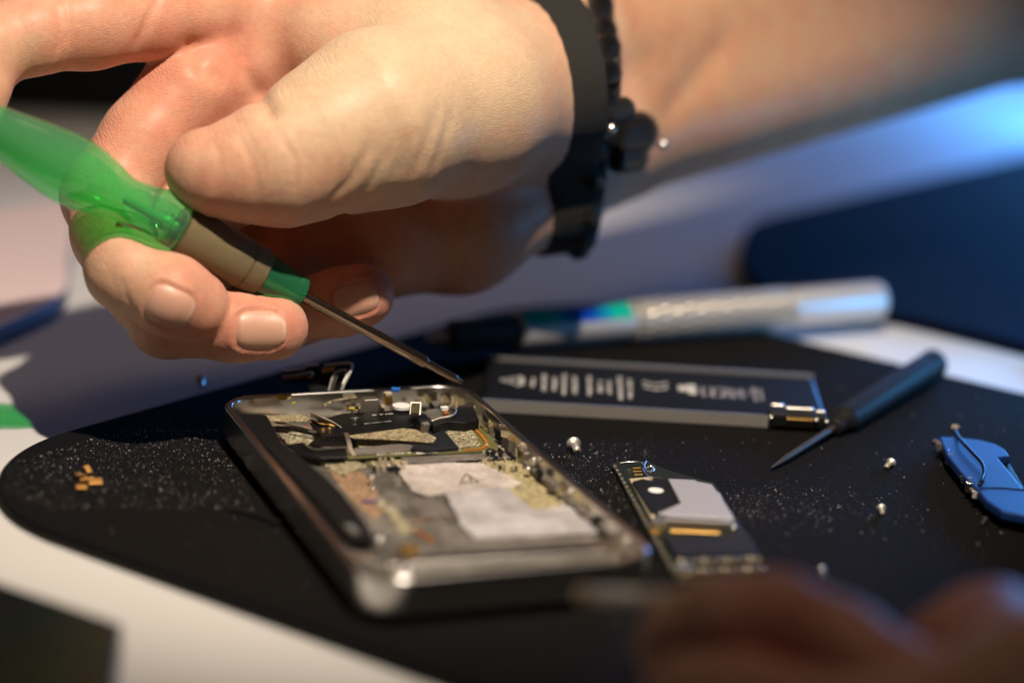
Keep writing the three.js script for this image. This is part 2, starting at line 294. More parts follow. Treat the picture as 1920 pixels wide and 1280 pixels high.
{
  const prims = [
    ...chain([[1010, 60, 605.3, 18.92], [540, 10, 572.3, 12.62]], 0), ...chain([[1010, 160, 606.3, 18.92], [500, 110, 572.3, 12.62]], 0), ...chain([[1000, 260, 605.3, 17.94], [560, 250, 574.2, 12.12]], 0),
    ...chain([[1010, 325, 605.3, 17.07], [860, 422, 585.9, 15.43], [715, 448, 576.2, 12.62], [640, 385, 582.0, 12.62]], 0),
    ...chain([[985, 160, 585.9, 21.82], [850, 188, 554.8, 20.86], [705, 225, 533.6, 18.43], [600, 270, 529.7, 14.55]], 0),
    ...chain([[1010, 60, 605.3, 18.92], [1110, 92, 622.8, 20.86], [1920, -190, 718.5, 30.79], [2300, -330, 764.7, 36.95]], 0),
    ...chain([[1010, 320, 605.3, 17.07], [1110, 228, 622.8, 20.86], [1920, -46, 718.5, 30.28], [2300, -170, 764.7, 35.93]], 0),
    ...chain([[790, 85, 558.7, 16.49], [620, 70, 562.6, 13.10], [520, 90, 570.4, 11.64]], 0),
    ...['index', 'middle', 'ring', 'little'].flatMap((f) => chain(F[f].slice(0, 2), 0)),
    ...chain(F.thumb.slice(1, 4), 0), ...chain(F.thumb.slice(2), 1), ...chain(F.index.slice(1), 2), ...chain(F.middle.slice(1), 3), ...chain(F.ring.slice(1), 4), ...chain(F.little.slice(1), 5),
  ];
  const body = meshBody(prims, 0.62);
  const creases = [
    [[[392, 252], [412, 290], [410, 335], [396, 372]], 0.75, 0.16], [[[440, 245], [470, 295], [482, 340], [478, 385]], 0.8, 0.24], [[[456, 240], [490, 300], [500, 345]], 0.7, 0.16], [[[512, 228], [550, 296], [552, 340], [540, 380]], 0.9, 0.22], [[[545, 235], [575, 300], [572, 345]], 0.8, 0.14],
    [[[600, 396], [655, 340], [690, 285], [700, 230]], 1.5, 0.45], [[[640, 400], [690, 350], [722, 296], [728, 240]], 1.4, 0.32], [[[768, 345], [792, 292], [812, 240], [830, 170]], 2.0, 0.55], [[[800, 350], [824, 290], [842, 235], [850, 180]], 1.8, 0.45], [[[740, 340], [762, 290], [780, 220]], 1.8, 0.3],
    [[[100, -10], [114, 40], [112, 80], [98, 120]], 1.0, 0.5], [[[124, 0], [130, 50], [126, 100]], 0.8, 0.25], [[[300, -20], [284, 25], [262, 70], [252, 105]], 1.4, 0.6],
    [[[430, 40], [460, 130], [500, 205], [520, 240]], 2.4, 1.3], [[[340, 60], [380, 125], [430, 170]], 2.4, 1.0], [[[560, 470], [640, 405], [760, 402]], 1.5, 0.9],
    [[[1385, 40], [1330, 120], [1270, 190], [1240, 250]], 4.0, 1.1],
    [[[225, 515], [232, 548], [250, 585]], 0.8, 0.22], [[[206, 495], [212, 530], [232, 575]], 0.8, 0.18], [[[285, 615], [330, 652], [375, 672]], 0.9, 0.25], [[[300, 606], [345, 640], [400, 655]], 0.8, 0.15],
  ];
  const spots = [[372, 586, 516, 12, 0.7], [518, 617, 525, 12, 0.7], [680, 557, 549, 12, 0.7], [390, 320, 518, 14, 0.45], [250, 60, 532, 26, 0.6], [440, 120, 553, 26, 0.7], [198, 368, 534, 14, 0.3], [700, 480, 563, 40, 0.5], [560, 330, 517, 16, 0.25], [760, 60, 529, 40, -0.5], [840, 140, 535, 38, -0.55], [600, 200, 515, 20, -0.3]];  // redder fingertips and folds; negative entries paint the pale lamp highlight into the skin
  const axis = (f, i = 2) => { const q = F[f], n = q.length; return at(...q[n - 1].slice(0, 3)).sub(at(...q[n - 1 - i].slice(0, 3))).normalize(); };
  const nails = [nailFrame(body, [314, 578], axis('middle'), 5.0, 4.7), nailFrame(body, [486, 620], axis('ring'), 5.5, 4.6), nailFrame(body, [666, 562], axis('little'), 5.0, 4.0)];
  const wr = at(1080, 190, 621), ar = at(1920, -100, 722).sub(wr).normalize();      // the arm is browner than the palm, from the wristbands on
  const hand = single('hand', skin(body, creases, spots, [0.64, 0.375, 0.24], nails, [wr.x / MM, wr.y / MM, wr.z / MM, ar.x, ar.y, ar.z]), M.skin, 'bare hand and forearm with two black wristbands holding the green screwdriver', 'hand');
  for (const q of nails) nail(hand, body, q);

  // wristbands: loops round the wrist in a plane seen at three places
  const loop = (pts3, n = 90) => {
    const [A, Bq, C] = pts3.map(([x, y]) => body.see(x, y)), nrm = Bq.clone().sub(A).cross(C.clone().sub(A)).normalize();
    const mid = at(1100, 190, 621); mid.addScaledVector(nrm, -mid.clone().sub(A).dot(nrm));
    const e1 = V(0, 1, 0).addScaledVector(nrm, -nrm.y).normalize(), e2 = e1.clone().cross(nrm), out = [];
    for (let i = 0; i < n; i++) { const t = i / n * Math.PI * 2, d = e1.clone().multiplyScalar(Math.cos(t)).addScaledVector(e2, Math.sin(t)); out.push(body.march(mid.clone().addScaledVector(d, 0.06), d.clone().negate(), 0.06) ?? mid); }
    return { out, nrm, mid };
  };
  const band = ({ out, nrm, mid }, w, t, gap, ribs) => {
    const n = out.length, pos = [], idx = [], uv = [], prof = [[-1, 0], [-0.94, 0.8], [-0.8, 1], [0, 1.06], [0.8, 1], [0.94, 0.8], [1, 0]]; const m = prof.length; let L = 0;
    for (let i = 0; i <= n; i++) {
      const p = out[i % n], q = out[(i + 1) % n], o = p.clone().sub(mid).normalize(); const rib = ribs ? 1 + 0.10 * (i % 2) : 1;
      for (const [a, b] of prof) { const v = p.clone().addScaledVector(nrm, a * w / 2 * MM).addScaledVector(o, (gap + b * t * rib) * MM); pos.push(v.x, v.y, v.z); uv.push(L, a * w / 2 * MM); }
      if (i < n) { L += p.distanceTo(q); for (let k = 0; k < m - 1; k++) { const a = i * m + k; idx.push(a, a + 1, a + m + 1, a, a + m + 1, a + m); } idx.push(i * m + m - 1, i * m, (i + 1) * m, i * m + m - 1, (i + 1) * m, (i + 1) * m + m - 1); }
    }
    const g = new THREE.BufferGeometry(); g.setAttribute('position', new THREE.Float32BufferAttribute(pos, 3)); g.setAttribute('uv', new THREE.Float32BufferAttribute(uv, 2)); g.setIndex(idx); g.computeVertexNormals(); return g;
  };
  const weave = tex(64, (u, v) => { const k = 0.5 + 0.5 * Math.sin(u * 2 * Math.PI * 2) * Math.sin(v * 2 * Math.PI * 2 + (Math.floor(u * 2) % 2) * Math.PI); return [k, k, k]; });
  M.strap = std({ color: lin(0.013, 0.0125, 0.012), roughness: 0.75, bumpMap: rep(weave, 500), bumpScale: 0.0004 });
  M.leather = phys({ color: lin(0.006, 0.006, 0.007), roughness: 0.55, bumpMap: rep(fineBump, 30), bumpScale: 0.0002 });
  const s1 = thing('watch_strap', 'black woven strap round the wrist, nearest the palm', 'strap');
  part(s1, 'strap_band', band(loop([[1040, 12], [1088, 200], [1070, 400]], 160), 13.5, 2.0, 0.3, true), M.strap);
  const s2 = thing('bracelet', 'black leather bracelet with a metal studded clasp on the wrist', 'bracelet');
  const loop2 = loop([[1122, 12], [1135, 180], [1104, 380]]);
  part(s2, 'leather_band', band(loop2, 7, 2.6, 0.3), M.leather);
  M.bead = phys({ color: lin(0.006, 0.006, 0.007), roughness: 0.3, bumpMap: rep(fineBump, 30), bumpScale: 0.0003 });
  { let last = null; for (let i = 0; i < loop2.out.length; i++) { const p = loop2.out[i], o = p.clone().sub(loop2.mid).normalize(), c = p.clone().addScaledVector(o, 0.0028); if (last && c.distanceTo(last) < 0.0066) continue; if (last && i > 80 && c.distanceTo(loop2.out[0]) < 0.006) continue; last = c; const g = new THREE.SphereGeometry(0.0034, 18, 12); g.scale(1, 1, 1); g.translate(c.x, c.y, c.z); part(s2, 'bead', g, M.bead); } }
  const q = body.see(1140, 250), nq = body.normalAt(q), along = at(1190, 240, 623).sub(at(1090, 260, 617)).normalize();
  const clasp = (px, py, r, l, up) => { const p = body.see(px, py), o = p.clone().addScaledVector(nq, up * MM); const g = new THREE.CapsuleGeometry(r * MM, l * MM, 6, 14); g.applyQuaternion(new THREE.Quaternion().setFromUnitVectors(V(0, 1, 0), along)); g.translate(o.x, o.y, o.z); return g; };
  part(s2, 'clasp', clasp(1148, 248, 5.4, 4.5, 4.5), M.bead);
  part(s2, 'clasp_bead', clasp(1140, 290, 3.8, 4, 5), M.bead);
  part(s2, 'clasp_bead', clasp(1130, 205, 3.2, 3, 3.6), M.leather);
  for (const [x, y, u] of [[1102, 236, 6.0], [1176, 264, 9.5]]) { const p = body.see(x, y).addScaledVector(nq, u * MM); const g = new THREE.SphereGeometry(1.25 * MM, 14, 10); g.translate(p.x, p.y, p.z); part(s2, 'metal_stud', g, M.bright); }
}

// ------------------------------------------------------------------ green screwdriver
{
  const tip = at(866, 716, 552), far = at(0, 247, 503), dir = far.clone().sub(tip).normalize();
  const g = thing('screwdriver', 'precision screwdriver with translucent green handle held in the hand', 'screwdriver', V(tip.x, tip.y, tip.z));
  const O = V(0, 0, 0), pxOf = (t) => { const q = tip.clone().addScaledVector(dir, t * MM).sub(EYE); return [960 + FPX * q.dot(RIGHT) / q.dot(FWD), q.dot(FWD)]; };
  const run = (t) => { const x = 866 - 7.19 * t; let lo = 0, hi = 300; for (let i = 0; i < 40; i++) { const m = (lo + hi) / 2; if (pxOf(m)[0] > x) lo = m; else hi = m; } return lo; };   // the axis comes towards the viewer, so lengths grow along it
  const lat = (p, s) => turned(O, dir, p.map(([t, r]) => { const u = run(t); return [u, r * 8.4 * pxOf(u)[1] / FPX / MM]; }), s);
  M.greenClear = phys({ color: lin(0.42, 0.93, 0.54), roughness: 0.06, transmission: 0.9, thickness: 0, ior: 1.5, clearcoat: 1, clearcoatRoughness: 0.1 });
  M.greenInner = phys({ color: lin(0.52, 0.94, 0.66), roughness: 0.05, transmission: 0.97, thickness: 0, ior: 1.45 });
  M.greenDeep = phys({ color: lin(0.10, 0.62, 0.30), roughness: 0.1, transmission: 0.85, thickness: 0, ior: 1.5 });
  M.greenCore = phys({ color: lin(0.05, 0.30, 0.16), roughness: 0.25 });
  M.shaft = std({ color: lin(0.42, 0.31, 0.22), metalness: 1, roughness: 0.3, roughnessMap: rep(scratch, 40) });
  M.brass = phys({ color: lin(0.20, 0.155, 0.075), metalness: 0.3, roughness: 0.42, bumpMap: rep(fineBump, 3), bumpScale: 0.0002 });
  // lengths along the axis in mm from the tip
  const blade = part(g, 'blade', lat([[0, 0.05], [0.5, 0.35], [1.6, 0.75], [2.2, 0.82], [9.2, 0.86], [9.5, 1.15], [9.8, 1.3], [42.6, 1.34]], 24), M.shaft);
  for (let k = 0; k < 4; k++) { const f = new THREE.ConeGeometry(0.22 * MM, 2.4 * MM, 4); f.translate(0.52 * MM, 1.3 * MM, 0); f.rotateY(k * Math.PI / 2); f.applyQuaternion(new THREE.Quaternion().setFromUnitVectors(V(0, 1, 0), dir)); part(blade, 'flute', f, M.shaft); }
  part(g, 'nose_cone', lat([[42.0, 1.3], [42.1, 3.7], [42.5, 4.15], [44.2, 4.35], [44.4, 4.15], [44.9, 4.2], [52.3, 5.15], [52.6, 5.0]], 40), M.greenDeep);
  part(g, 'inner_collet', lat([[42.2, 1.0], [43, 1.9], [52, 2.5], [60, 2.5]], 24), M.gold);
  part(g, 'sleeve', lat([[52.2, 1], [52.3, 5.2], [52.8, 5.6], [56.4, 5.75], [56.7, 5.55], [57.1, 5.8], [62, 6.0], [73.5, 6.25], [74.0, 6.0], [74.1, 1]], 48), M.brass);
  part(g, 'handle', lat([[74.0, 2], [74.1, 6.1], [74.6, 6.55], [77.5, 6.75], [80.5, 6.55], [84, 5.7], [87, 5.15], [89, 5.2], [92, 6.2], [97, 7.6], [101, 8.0], [106, 7.8], [112, 7.0], [118, 6.0], [124, 5.2], [130, 5.0], [133, 4.6], [134, 3.5], [134.3, 0.1]], 48), M.greenClear);
  const inner = (k) => [[75.2, 0.2], [75.3, 6 * k], [80, 6.2 * k], [84, 5.4 * k], [87, 4.9 * k], [90, 5.2 * k], [97, 7.3 * k], [103, 7.6 * k], [112, 6.6 * k], [124, 4.8 * k], [130, 4 * k], [131, 0.2]];
  part(g, 'added_inner_shell', lat(inner(0.72), 40), M.greenInner);  // added shell; its tint darkens the middle of the handle like thick plastic
  part(g, 'handle_core', lat([[74.2, 0.1], [74.3, 2.2], [75.2, 2.2], [75.4, 1.8], [76.2, 1.8], [76.4, 2.2], [78, 2.1], [78.3, 1.2], [84, 1.1], [88, 1.0], [88.4, 0.1]], 32), M.greenCore);
}

// ------------------------------------------------------------------ phone
const PX = -0.01718, PZ = -0.47305, PYAW = 0.36453, MATTOP = 3.0;
const phone = thing('smartphone', 'opened smartphone with a steel frame and bare inside lying on the mat', 'smartphone', V(PX, MATTOP * MM, PZ), PYAW);
const W = 0.0586, L = 0.1152;
part(phone, 'glass_front', slab(roundRect(W - 0.0010, L - 0.0010, 0.0084), 0.0001, 0.0019, 0.0006, [], 16), M.blackGlass);
part(phone, 'steel_frame', slab(roundRect(W, L, 0.0089), 0.0020, 0.0093, 0.0005, [roundRect(W - 0.0032, L - 0.0032, 0.0074, THREE.Path)], 16), M.steel);

// ------------------------------------------------------------------ key lamp and blue screen, outside the picture
{
  const lamp = thing('desk_lamp', 'small desk lamp with a bright bulb leaning over the work mat', 'lamp', V(0.48, 0, -0.42));
  const dirL = LAMP_AIM.clone().sub(LAMP).normalize(), h = toLocal(lamp, LAMP), sh = h.clone().addScaledVector(dirL, -0.012);
  M.lampMetal = std({ color: lin(0.03, 0.03, 0.035), roughness: 0.4, metalness: 0.6 });
  M.bulb = std({ color: lin(0.9, 0.85, 0.75), emissive: lin(1.0, 0.84, 0.66), emissiveIntensity: 25 });
  part(lamp, 'lamp_base', place(new THREE.CylinderGeometry(0.06, 0.065, 0.018, 32), 0, 0.009, 0), M.lampMetal);
  part(lamp, 'lamp_arm', tube([V(0, 0.018, 0), V(0.02, 0.25, 0), V(-0.02, 0.46, -0.03), V(-0.18, 0.53, -0.08), sh.clone().addScaledVector(dirL, -0.05)], 0.006, 40, 10), M.lampMetal);
  part(lamp, 'lamp_shade', turned(sh.clone().addScaledVector(dirL, -0.05), dirL, [[0, 4], [2, 14], [20, 22], [58, 34], [58.5, 35], [20, 23.5], [-1, 14], [-2, 1]], 40), M.lampMetal);
  const bg = new THREE.SphereGeometry(0.007, 20, 14); bg.translate(h.x, h.y, h.z); part(lamp, 'light_bulb', bg, M.bulb);
  const s = new THREE.SpotLight(lin(1.0, 0.86, 0.70), 1.3, 0, 0.42, 0.5, 2); s.position.copy(LAMP); s.target.position.copy(LAMP_AIM); s.castShadow = true; s.shadow.radius = 0.35; s.shadow.mapSize.set(2048, 2048); s.shadow.camera.near = 0.05; s.shadow.camera.far = 2; s.name = 'lamp_beam';
  scene.add(s, s.target);

  const mon = thing('monitor', 'upright monitor with a blue screen at the end of the table', 'monitor', V(SCREEN.x, 0, SCREEN.z), Math.atan2(SCREEN_AIM.x - SCREEN.x, SCREEN_AIM.z - SCREEN.z));
  part(mon, 'monitor_case', place(rbox(0.28, 0.19, 0.012, 0.003), 0, 0.13, -0.0075), M.blackPlastic);
  part(mon, 'screen', place(new THREE.BoxGeometry(0.265, 0.172, 0.001), 0, 0.13, -0.0009), std({ color: lin(0.01, 0.02, 0.05), emissive: lin(0.08, 0.32, 1.0), emissiveIntensity: 2.5 }));
  part(mon, 'monitor_foot', place(rbox(0.14, 0.04, 0.06, 0.004), 0, 0.0205, -0.02), M.blackPlastic);
  const a = new THREE.RectAreaLight(lin(0.10, 0.33, 1.0), 9.0, 0.26, 0.17); const wp = mon.localToWorld(V(0, 0.13, 0.001)); a.position.copy(wp); a.lookAt(mon.localToWorld(V(0, 0.13, 1))); scene.add(a);
}
{ // unseen overhead panel, added as warm fill to soften the shadows
  const cl = thing('added_fill_light', 'added dim square fill panel high above the table', 'fill light', V(0.5, 1.9, -0.9));
  part(cl, 'panel_frame', place(rbox(0.62, 0.03, 0.62, 0.006), 0, 0.018, 0), M.white);
  part(cl, 'light_panel', place(new THREE.BoxGeometry(0.56, 0.004, 0.56), 0, -0.0005, 0), std({ color: lin(0.8, 0.75, 0.7), emissive: lin(1.0, 0.72, 0.5), emissiveIntensity: 3 }));
  const a = new THREE.RectAreaLight(lin(1.0, 0.72, 0.52), 1.5, 0.56, 0.56); a.position.set(0.5, 1.895, -0.9); a.lookAt(0.5, 0, -0.9); scene.add(a);
}
// blue LED pucks on the table, just outside the picture on the right
for (const [x, z, cd, label] of [[0.154, -0.606, 0.009, 'small round blue LED light on the table right of the mat'], [0.244, -0.99, 0.03, 'small round blue LED light on the table beside the monitor']]) {
  const led = thing('led_puck', label, 'led light', V(x, 0, z), 0, 'blue LED pucks');
  part(led, 'puck_body', place(new THREE.CylinderGeometry(0.010, 0.012, 0.016, 32), 0, 0.0085, 0), M.blackPlastic);
  const sg = new THREE.SphereGeometry(0.007, 20, 14); sg.translate(0, 0.026, 0); part(led, 'led_bulb', sg, std({ color: lin(0.1, 0.2, 0.3), emissive: lin(0.06, 0.42, 1.0), emissiveIntensity: 8 }));
  const p = new THREE.PointLight(lin(0.06, 0.42, 1.0), cd, 0, 2); p.position.set(x, 0.026, z); p.castShadow = true; p.shadow.radius = 0.3; scene.add(p);
}

// ------------------------------------------------------------------ inside of the phone
{
  const H = MATTOP, tr = (pts, h) => traced(phone, pts, h);                 // h: height above the table in mm
  const torn = (p) => { const o = []; for (let i = 0; i < p.length; i++) { const a = p[i], b = p[(i + 1) % p.length], l = Math.hypot(b[0] - a[0], b[1] - a[1]), n = Math.max(1, Math.round(l / 0.0011)); for (let k = 0; k < n; k++) o.push([a[0] + (b[0] - a[0]) * k / n + rr(-0.00022, 0.00022), a[1] + (b[1] - a[1]) * k / n + rr(-0.00022, 0.00022)]); } return o; };
  const flat = (parent, name, pts, h, t, mat, bev = 0.00012) => { const p = tr(pts, h); return part(parent, name, slab(/adhesive|film|tape|stain|foil/.test(name) ? torn(p) : p, (h - t - H) * MM, (h - H) * MM, bev), mat); };
  const lp = (px, py, h) => toLocal(phone, onY(px, py, h));
  const boxAt = (parent, name, px, py, h, w, t, d, mat, yaw = 0, tilt = 0, r = 0.00015) => { const p = lp(px, py, h); return part(parent, name, place(rbox(w * MM, t * MM, d * MM, r), p.x, p.y - t * MM / 2, p.z, yaw, tilt), mat); };
  const strip = (parent, name, pts, w, t, mat, side = V(0, 0, 1)) => part(parent, name, ribbon(pts.map(([x, y, h]) => lp(x, y, h)), side, w * MM, t * MM, 18), mat);
  const wire = (parent, name, pts, r, mat) => part(parent, name, tube(pts.map(([x, y, h]) => lp(x, y, h)), r * MM, 20, 6), mat);

  const plateMap = tex(512, (u, v) => {
    const a = n8(u, v), b = n32(u, v), c = n128(u, v), d = n512(u, v), w = a * 0.5 + b * 0.3 + c * 0.2, t = Math.max(0, Math.min(1, (w - 0.35) * 3.2)), e = n8(v + 0.3, u), o = Math.max(0, e - 0.62) * 2.2;
    const k = 0.82 + 0.36 * (d - 0.5) + 0.2 * (c - 0.5); return [(0.50 + 0.20 * t + 0.10 * o) * k, (0.485 + 0.19 * t - 0.02 * o) * k, (0.46 + 0.17 * t - 0.09 * o) * k];
  }, 22, true);
  M.midplate = std({ color: 0xffffff, map: plateMap, metalness: 0.55, roughness: 0.48, bumpMap: rep(fineBump, 30), bumpScale: 0.00012 });
  const crinkle = tex(256, (u, v) => { const k = Math.abs(n32(u, v) - 0.5) * 1.2 + 0.5 * Math.abs(n128(u, v) - 0.5); return [k, k, k]; });
  const smear = tex(512, (u, v) => { const a = n8(u * 1, v), b = n32(u, v), c = n128(u, v), k = 0.70 + 0.20 * a + 0.09 * b + 0.05 * c - 0.16 * Math.max(0, n32(v, u + 0.4) - 0.7) * 3; return [k, k * (0.985 + 0.03 * b), k * 0.98]; }, 26, true);
  const flake = tex(512, (u, v) => { const c = n256(u, v), d = n128(u + 0.3, v), e = n512(u, v), k = c > 0.7 ? 1 : c < 0.26 ? 0.6 : 0.74 + 0.24 * d; const q = k * (0.75 + 0.4 * e); return [q, q * 0.97, q * 0.86]; }, 9, true);
  M.foil = std({ color: lin(0.85, 0.80, 0.68), map: flake, metalness: 0.6, roughness: 0.4, bumpMap: rep(crinkle, 60), bumpScale: 0.0008 });
  M.film = phys({ color: lin(0.60, 0.565, 0.60), map: smear, roughness: 0.4, clearcoat: 0.25, clearcoatRoughness: 0.3, bumpMap: rep(crinkle, 9), bumpScale: 0.00012 });
  M.filmPink = phys({ color: lin(0.68, 0.60, 0.58), map: smear, roughness: 0.42, bumpMap: rep(crinkle, 9), bumpScale: 0.00014 });
  M.glue = std({ color: lin(0.62, 0.55, 0.38), map: flake, roughness: 0.6, bumpMap: rep(crinkle, 60), bumpScale: 0.0006 });
  M.greyBrown = std({ color: lin(0.26, 0.23, 0.215), map: smear, roughness: 0.5, metalness: 0.2 });
  M.cream = std({ color: lin(0.85, 0.74, 0.55), map: flake, metalness: 0.5, roughness: 0.4, bumpMap: rep(crinkle, 120), bumpScale: 0.0004 });
  M.slate = phys({ color: lin(0.014, 0.015, 0.020), roughness: 0.5, specularIntensity: 0.4 });
  M.stain = std({ color: lin(0.62, 0.42, 0.32), map: flake, roughness: 0.55, metalness: 0.3, bumpMap: rep(fineBump, 60), bumpScale: 0.0002 });
  M.purple = std({ color: lin(0.12, 0.05, 0.22), roughness: 0.45 });
  M.orange = std({ color: lin(0.62, 0.20, 0.03), roughness: 0.4, metalness: 0.3 });
  M.yellow = std({ color: lin(0.62, 0.48, 0.03), roughness: 0.35, metalness: 0.4 });
  M.blueBit = std({ color: lin(0.02, 0.16, 0.62), roughness: 0.35 });

  const floorY = 7.2;
  part(phone, 'middle_plate', slab(roundRect(W - 0.0034, L - 0.0034, 0.0072), 0.0021, (floorY - H) * MM, 0.0002, [], 14), M.midplate);
  // films and adhesive left on the plate
  flat(phone, 'adhesive_patch', [[893, 857], [958, 858], [1012, 890], [1060, 922], [1078, 948], [1002, 964], [950, 938], [925, 905]], floorY + 0.32, 0.3, M.glue, 0.0001);
  flat(phone, 'adhesive_patch', [[690, 862], [742, 856], [760, 868], [735, 878], [700, 874]], floorY + 0.32, 0.3, M.glue, 0.0001);
  flat(phone, 'plastic_film', [[738, 872], [812, 866], [905, 868], [980, 905], [945, 918], [842, 925], [800, 930], [772, 918], [755, 895]], floorY + 0.52, 0.18, M.filmPink, 0.00005);
  flat(phone, 'plastic_film', [[832, 922], [950, 912], [1000, 955], [1070, 948], [1122, 984], [1118, 998], [890, 1010], [866, 985], [848, 950]], floorY + 0.72, 0.18, M.film, 0.00005);
  flat(phone, 'film_flap', [[742, 848], [925, 840], [962, 858], [880, 862], [764, 868]], floorY + 0.9, 0.15, M.greyBrown, 0.00005);
  flat(phone, 'tape_patch', [[764, 938], [812, 930], [838, 950], [846, 966], [792, 968]], floorY + 0.4, 0.3, M.greyBrown);
  flat(phone, 'tape_patch', [[820, 985], [862, 990], [890, 1012], [1110, 1004], [1120, 1012], [880, 1026], [830, 1022]], floorY + 0.3, 0.25, M.greyBrown);
  flat(phone, 'rust_stain', [[615, 880], [660, 872], [700, 905], [720, 960], [700, 975], [650, 925]], floorY + 0.1, 0.08, M.stain, 0.00003);
  strip(phone, 'purple_mark', [[676, 938, floorY + 0.5], [692, 940, floorY + 0.5], [710, 938, floorY + 0.5]], 0.7, 0.3, M.purple);
  // outlined triangle printed on the film
  M.ink = std({ color: lin(0.05, 0.05, 0.05), roughness: 0.6 });
  for (const [a, b] of [[[862, 906], [874, 887]], [[874, 887], [899, 903]], [[899, 903], [862, 906]], [[880, 893], [884, 901]]]) strip(phone, 'printed_line', [[a[0], a[1], floorY + 0.8], [(a[0] + b[0]) / 2, (a[1] + b[1]) / 2, floorY + 0.8], [b[0], b[1], floorY + 0.8]], 0.22, 0.05, M.ink, V(0.4, 0, 1));
  // dark antenna strip along one side
  flat(phone, 'antenna_strip', [[446, 775], [500, 778], [528, 828], [556, 850], [600, 885], [640, 920], [668, 955], [694, 990], [700, 1006], [664, 1004], [640, 985], [600, 940], [520, 860], [455, 790]], 10.6, 2.6, M.blackPlastic, 0.0003);
  // circuit strip with trace and lettering
  flat(phone, 'circuit_strip', [[652, 858], [648, 849], [790, 842], [868, 838], [892, 822], [876, 792], [898, 786], [928, 828], [934, 842], [880, 846], [740, 853]], floorY + 1.5, 0.5, M.olivePcb);
  strip(phone, 'orange_trace', [[886, 790, floorY + 1.7], [893, 806, floorY + 1.7], [906, 820, floorY + 1.7], [912, 834, floorY + 1.7], [900, 841, floorY + 1.7], [868, 844, floorY + 1.7]], 0.55, 0.12, M.orange, V(0.6, 0, 1));
  const letters = (w, h, txt, fg, bg, turn) => { const t = canvasTex(512, Math.round(512 * h / w), (x, W2, H2) => { x.fillStyle = bg; x.fillRect(0, 0, W2, H2); x.fillStyle = fg; x.textAlign = 'center'; x.textBaseline = 'middle'; if (turn) { x.translate(W2, H2); x.rotate(Math.PI); } const fs = Math.min(H2 * 0.86, 1.7 * W2 / txt.length); x.font = `bold ${Math.round(fs)}px monospace`; x.fillText(txt, W2 / 2, H2 / 2, W2 * 0.98); }); return t; };
  const sticker = (parent, name, c0, c1, h, depth, txt, fg, bg, turn = false, rough = 0.5) => {
    const a = lp(c0[0], c0[1], h), b = lp(c1[0], c1[1], h), w = a.distanceTo(b), g = new THREE.PlaneGeometry(w, depth * MM); g.rotateX(-Math.PI / 2); g.rotateY(-Math.atan2(b.z - a.z, b.x - a.x)); g.translate((a.x + b.x) / 2, a.y, (a.z + b.z) / 2);
    return part(parent, name, g, std({ map: letters(w, depth * MM, txt, fg, bg, turn), roughness: rough }));
  };
  sticker(phone, 'lettering', [702, 852], [774, 848], floorY + 1.56, 1.5, '821-1333-A', '#f0ead8', '#5d5a31');
  sticker(phone, 'lettering', [780, 848.5], [819, 846.5], floorY + 1.58, 1.7, '.1721.', '#554f40', '#e6e0d0');
  sticker(phone, 'lettering', [826, 846], [872, 843.5], floorY + 1.56, 1.2, 'AP00011', '#efe8d2', '#5d5a31');
  // crinkled foil, wedge and brackets
  flat(phone, 'foil_pad', [[826, 800], [876, 791], [903, 833], [858, 840]], floorY + 1.9, 0.8, M.foil);
  flat(phone, 'foil_pad', [[524, 814], [560, 806], [625, 824], [600, 834], [540, 832]], floorY + 1.0, 0.6, M.foil);
  flat(phone, 'foil_pad', [[668, 818], [745, 806], [830, 836], [672, 850]], floorY + 0.9, 0.5, M.foil);
  flat(phone, 'foil_pad', [[592, 862], [648, 858], [690, 872], [640, 890]], floorY + 0.5, 0.4, M.foil);
  flat(phone, 'plastic_wedge', [[792, 806], [834, 808], [860, 838], [800, 843], [770, 840]], floorY + 2.4, 1.2, M.slate);
  flat(phone, 'clip_bracket', [[652, 816], [690, 806], [742, 800], [792, 806], [818, 820], [812, 829], [742, 823], [662, 820]], floorY + 3.0, 0.35, M.cream, 0.0001);
  flat(phone, 'clip_spring', [[664, 840], [740, 832], [824, 828], [822, 838], [740, 846], [668, 852]], floorY + 1.9, 0.3, M.greyBrown, 0.0001);
  strip(phone, 'clip_tab', [[648, 812, 11.0], [653, 826, 10.6], [657, 842, 9.6], [664, 854, 8.8]], 0.9, 0.25, M.steelRough, V(1, 0, 0.2));
  strip(phone, 'silver_edge', [[566, 829, 10], [588, 842, 10], [620, 840, 10], [648, 838, 10]], 0.5, 0.25, M.steelRough);
  flat(phone, 'flex_tail', [[537, 834], [566, 828], [590, 842], [645, 838], [652, 850], [648, 856], [600, 858], [562, 852]], 9.4, 0.35, M.blackFlex);
  flat(phone, 'flex_tail', [[590, 822], [630, 826], [652, 824], [650, 838], [604, 838], [578, 832]], 9.8, 0.5, M.blackFlex);
  // black ribbon cable with lettering
  flat(phone, 'ribbon_cable', [[580, 792], [640, 775], [700, 770], [760, 768], [800, 776], [806, 794], [752, 800], [660, 812], [606, 818]], 10.6, 0.5, M.blackFlex, 0.0002);
  sticker(phone, 'lettering', [696, 778], [737, 775], 10.64, 1.9, 'REV.A 4P', '#d9d6cf', '#0b0b0c', true, 0.4);
  sticker(phone, 'lettering', [682, 794], [734, 789], 10.64, 1.7, '821-1277-00', '#b9b7b0', '#0b0b0c', true, 0.4);
  sticker(phone, 'lettering', [656, 784], [673, 782.5], 10.64, 1.5, '0117', '#8f8d88', '#0b0b0c', true, 0.4);
  sticker(phone, 'lettering', [661, 796], [668, 795], 10.64, 1.3, '01', '#8f8d88', '#0b0b0c', true, 0.4);
  flat(phone, 'flat_spring', [[494, 778], [560, 776], [586, 784], [572, 790], [500, 788]], 10.4, 0.3, M.cream, 0.0001);
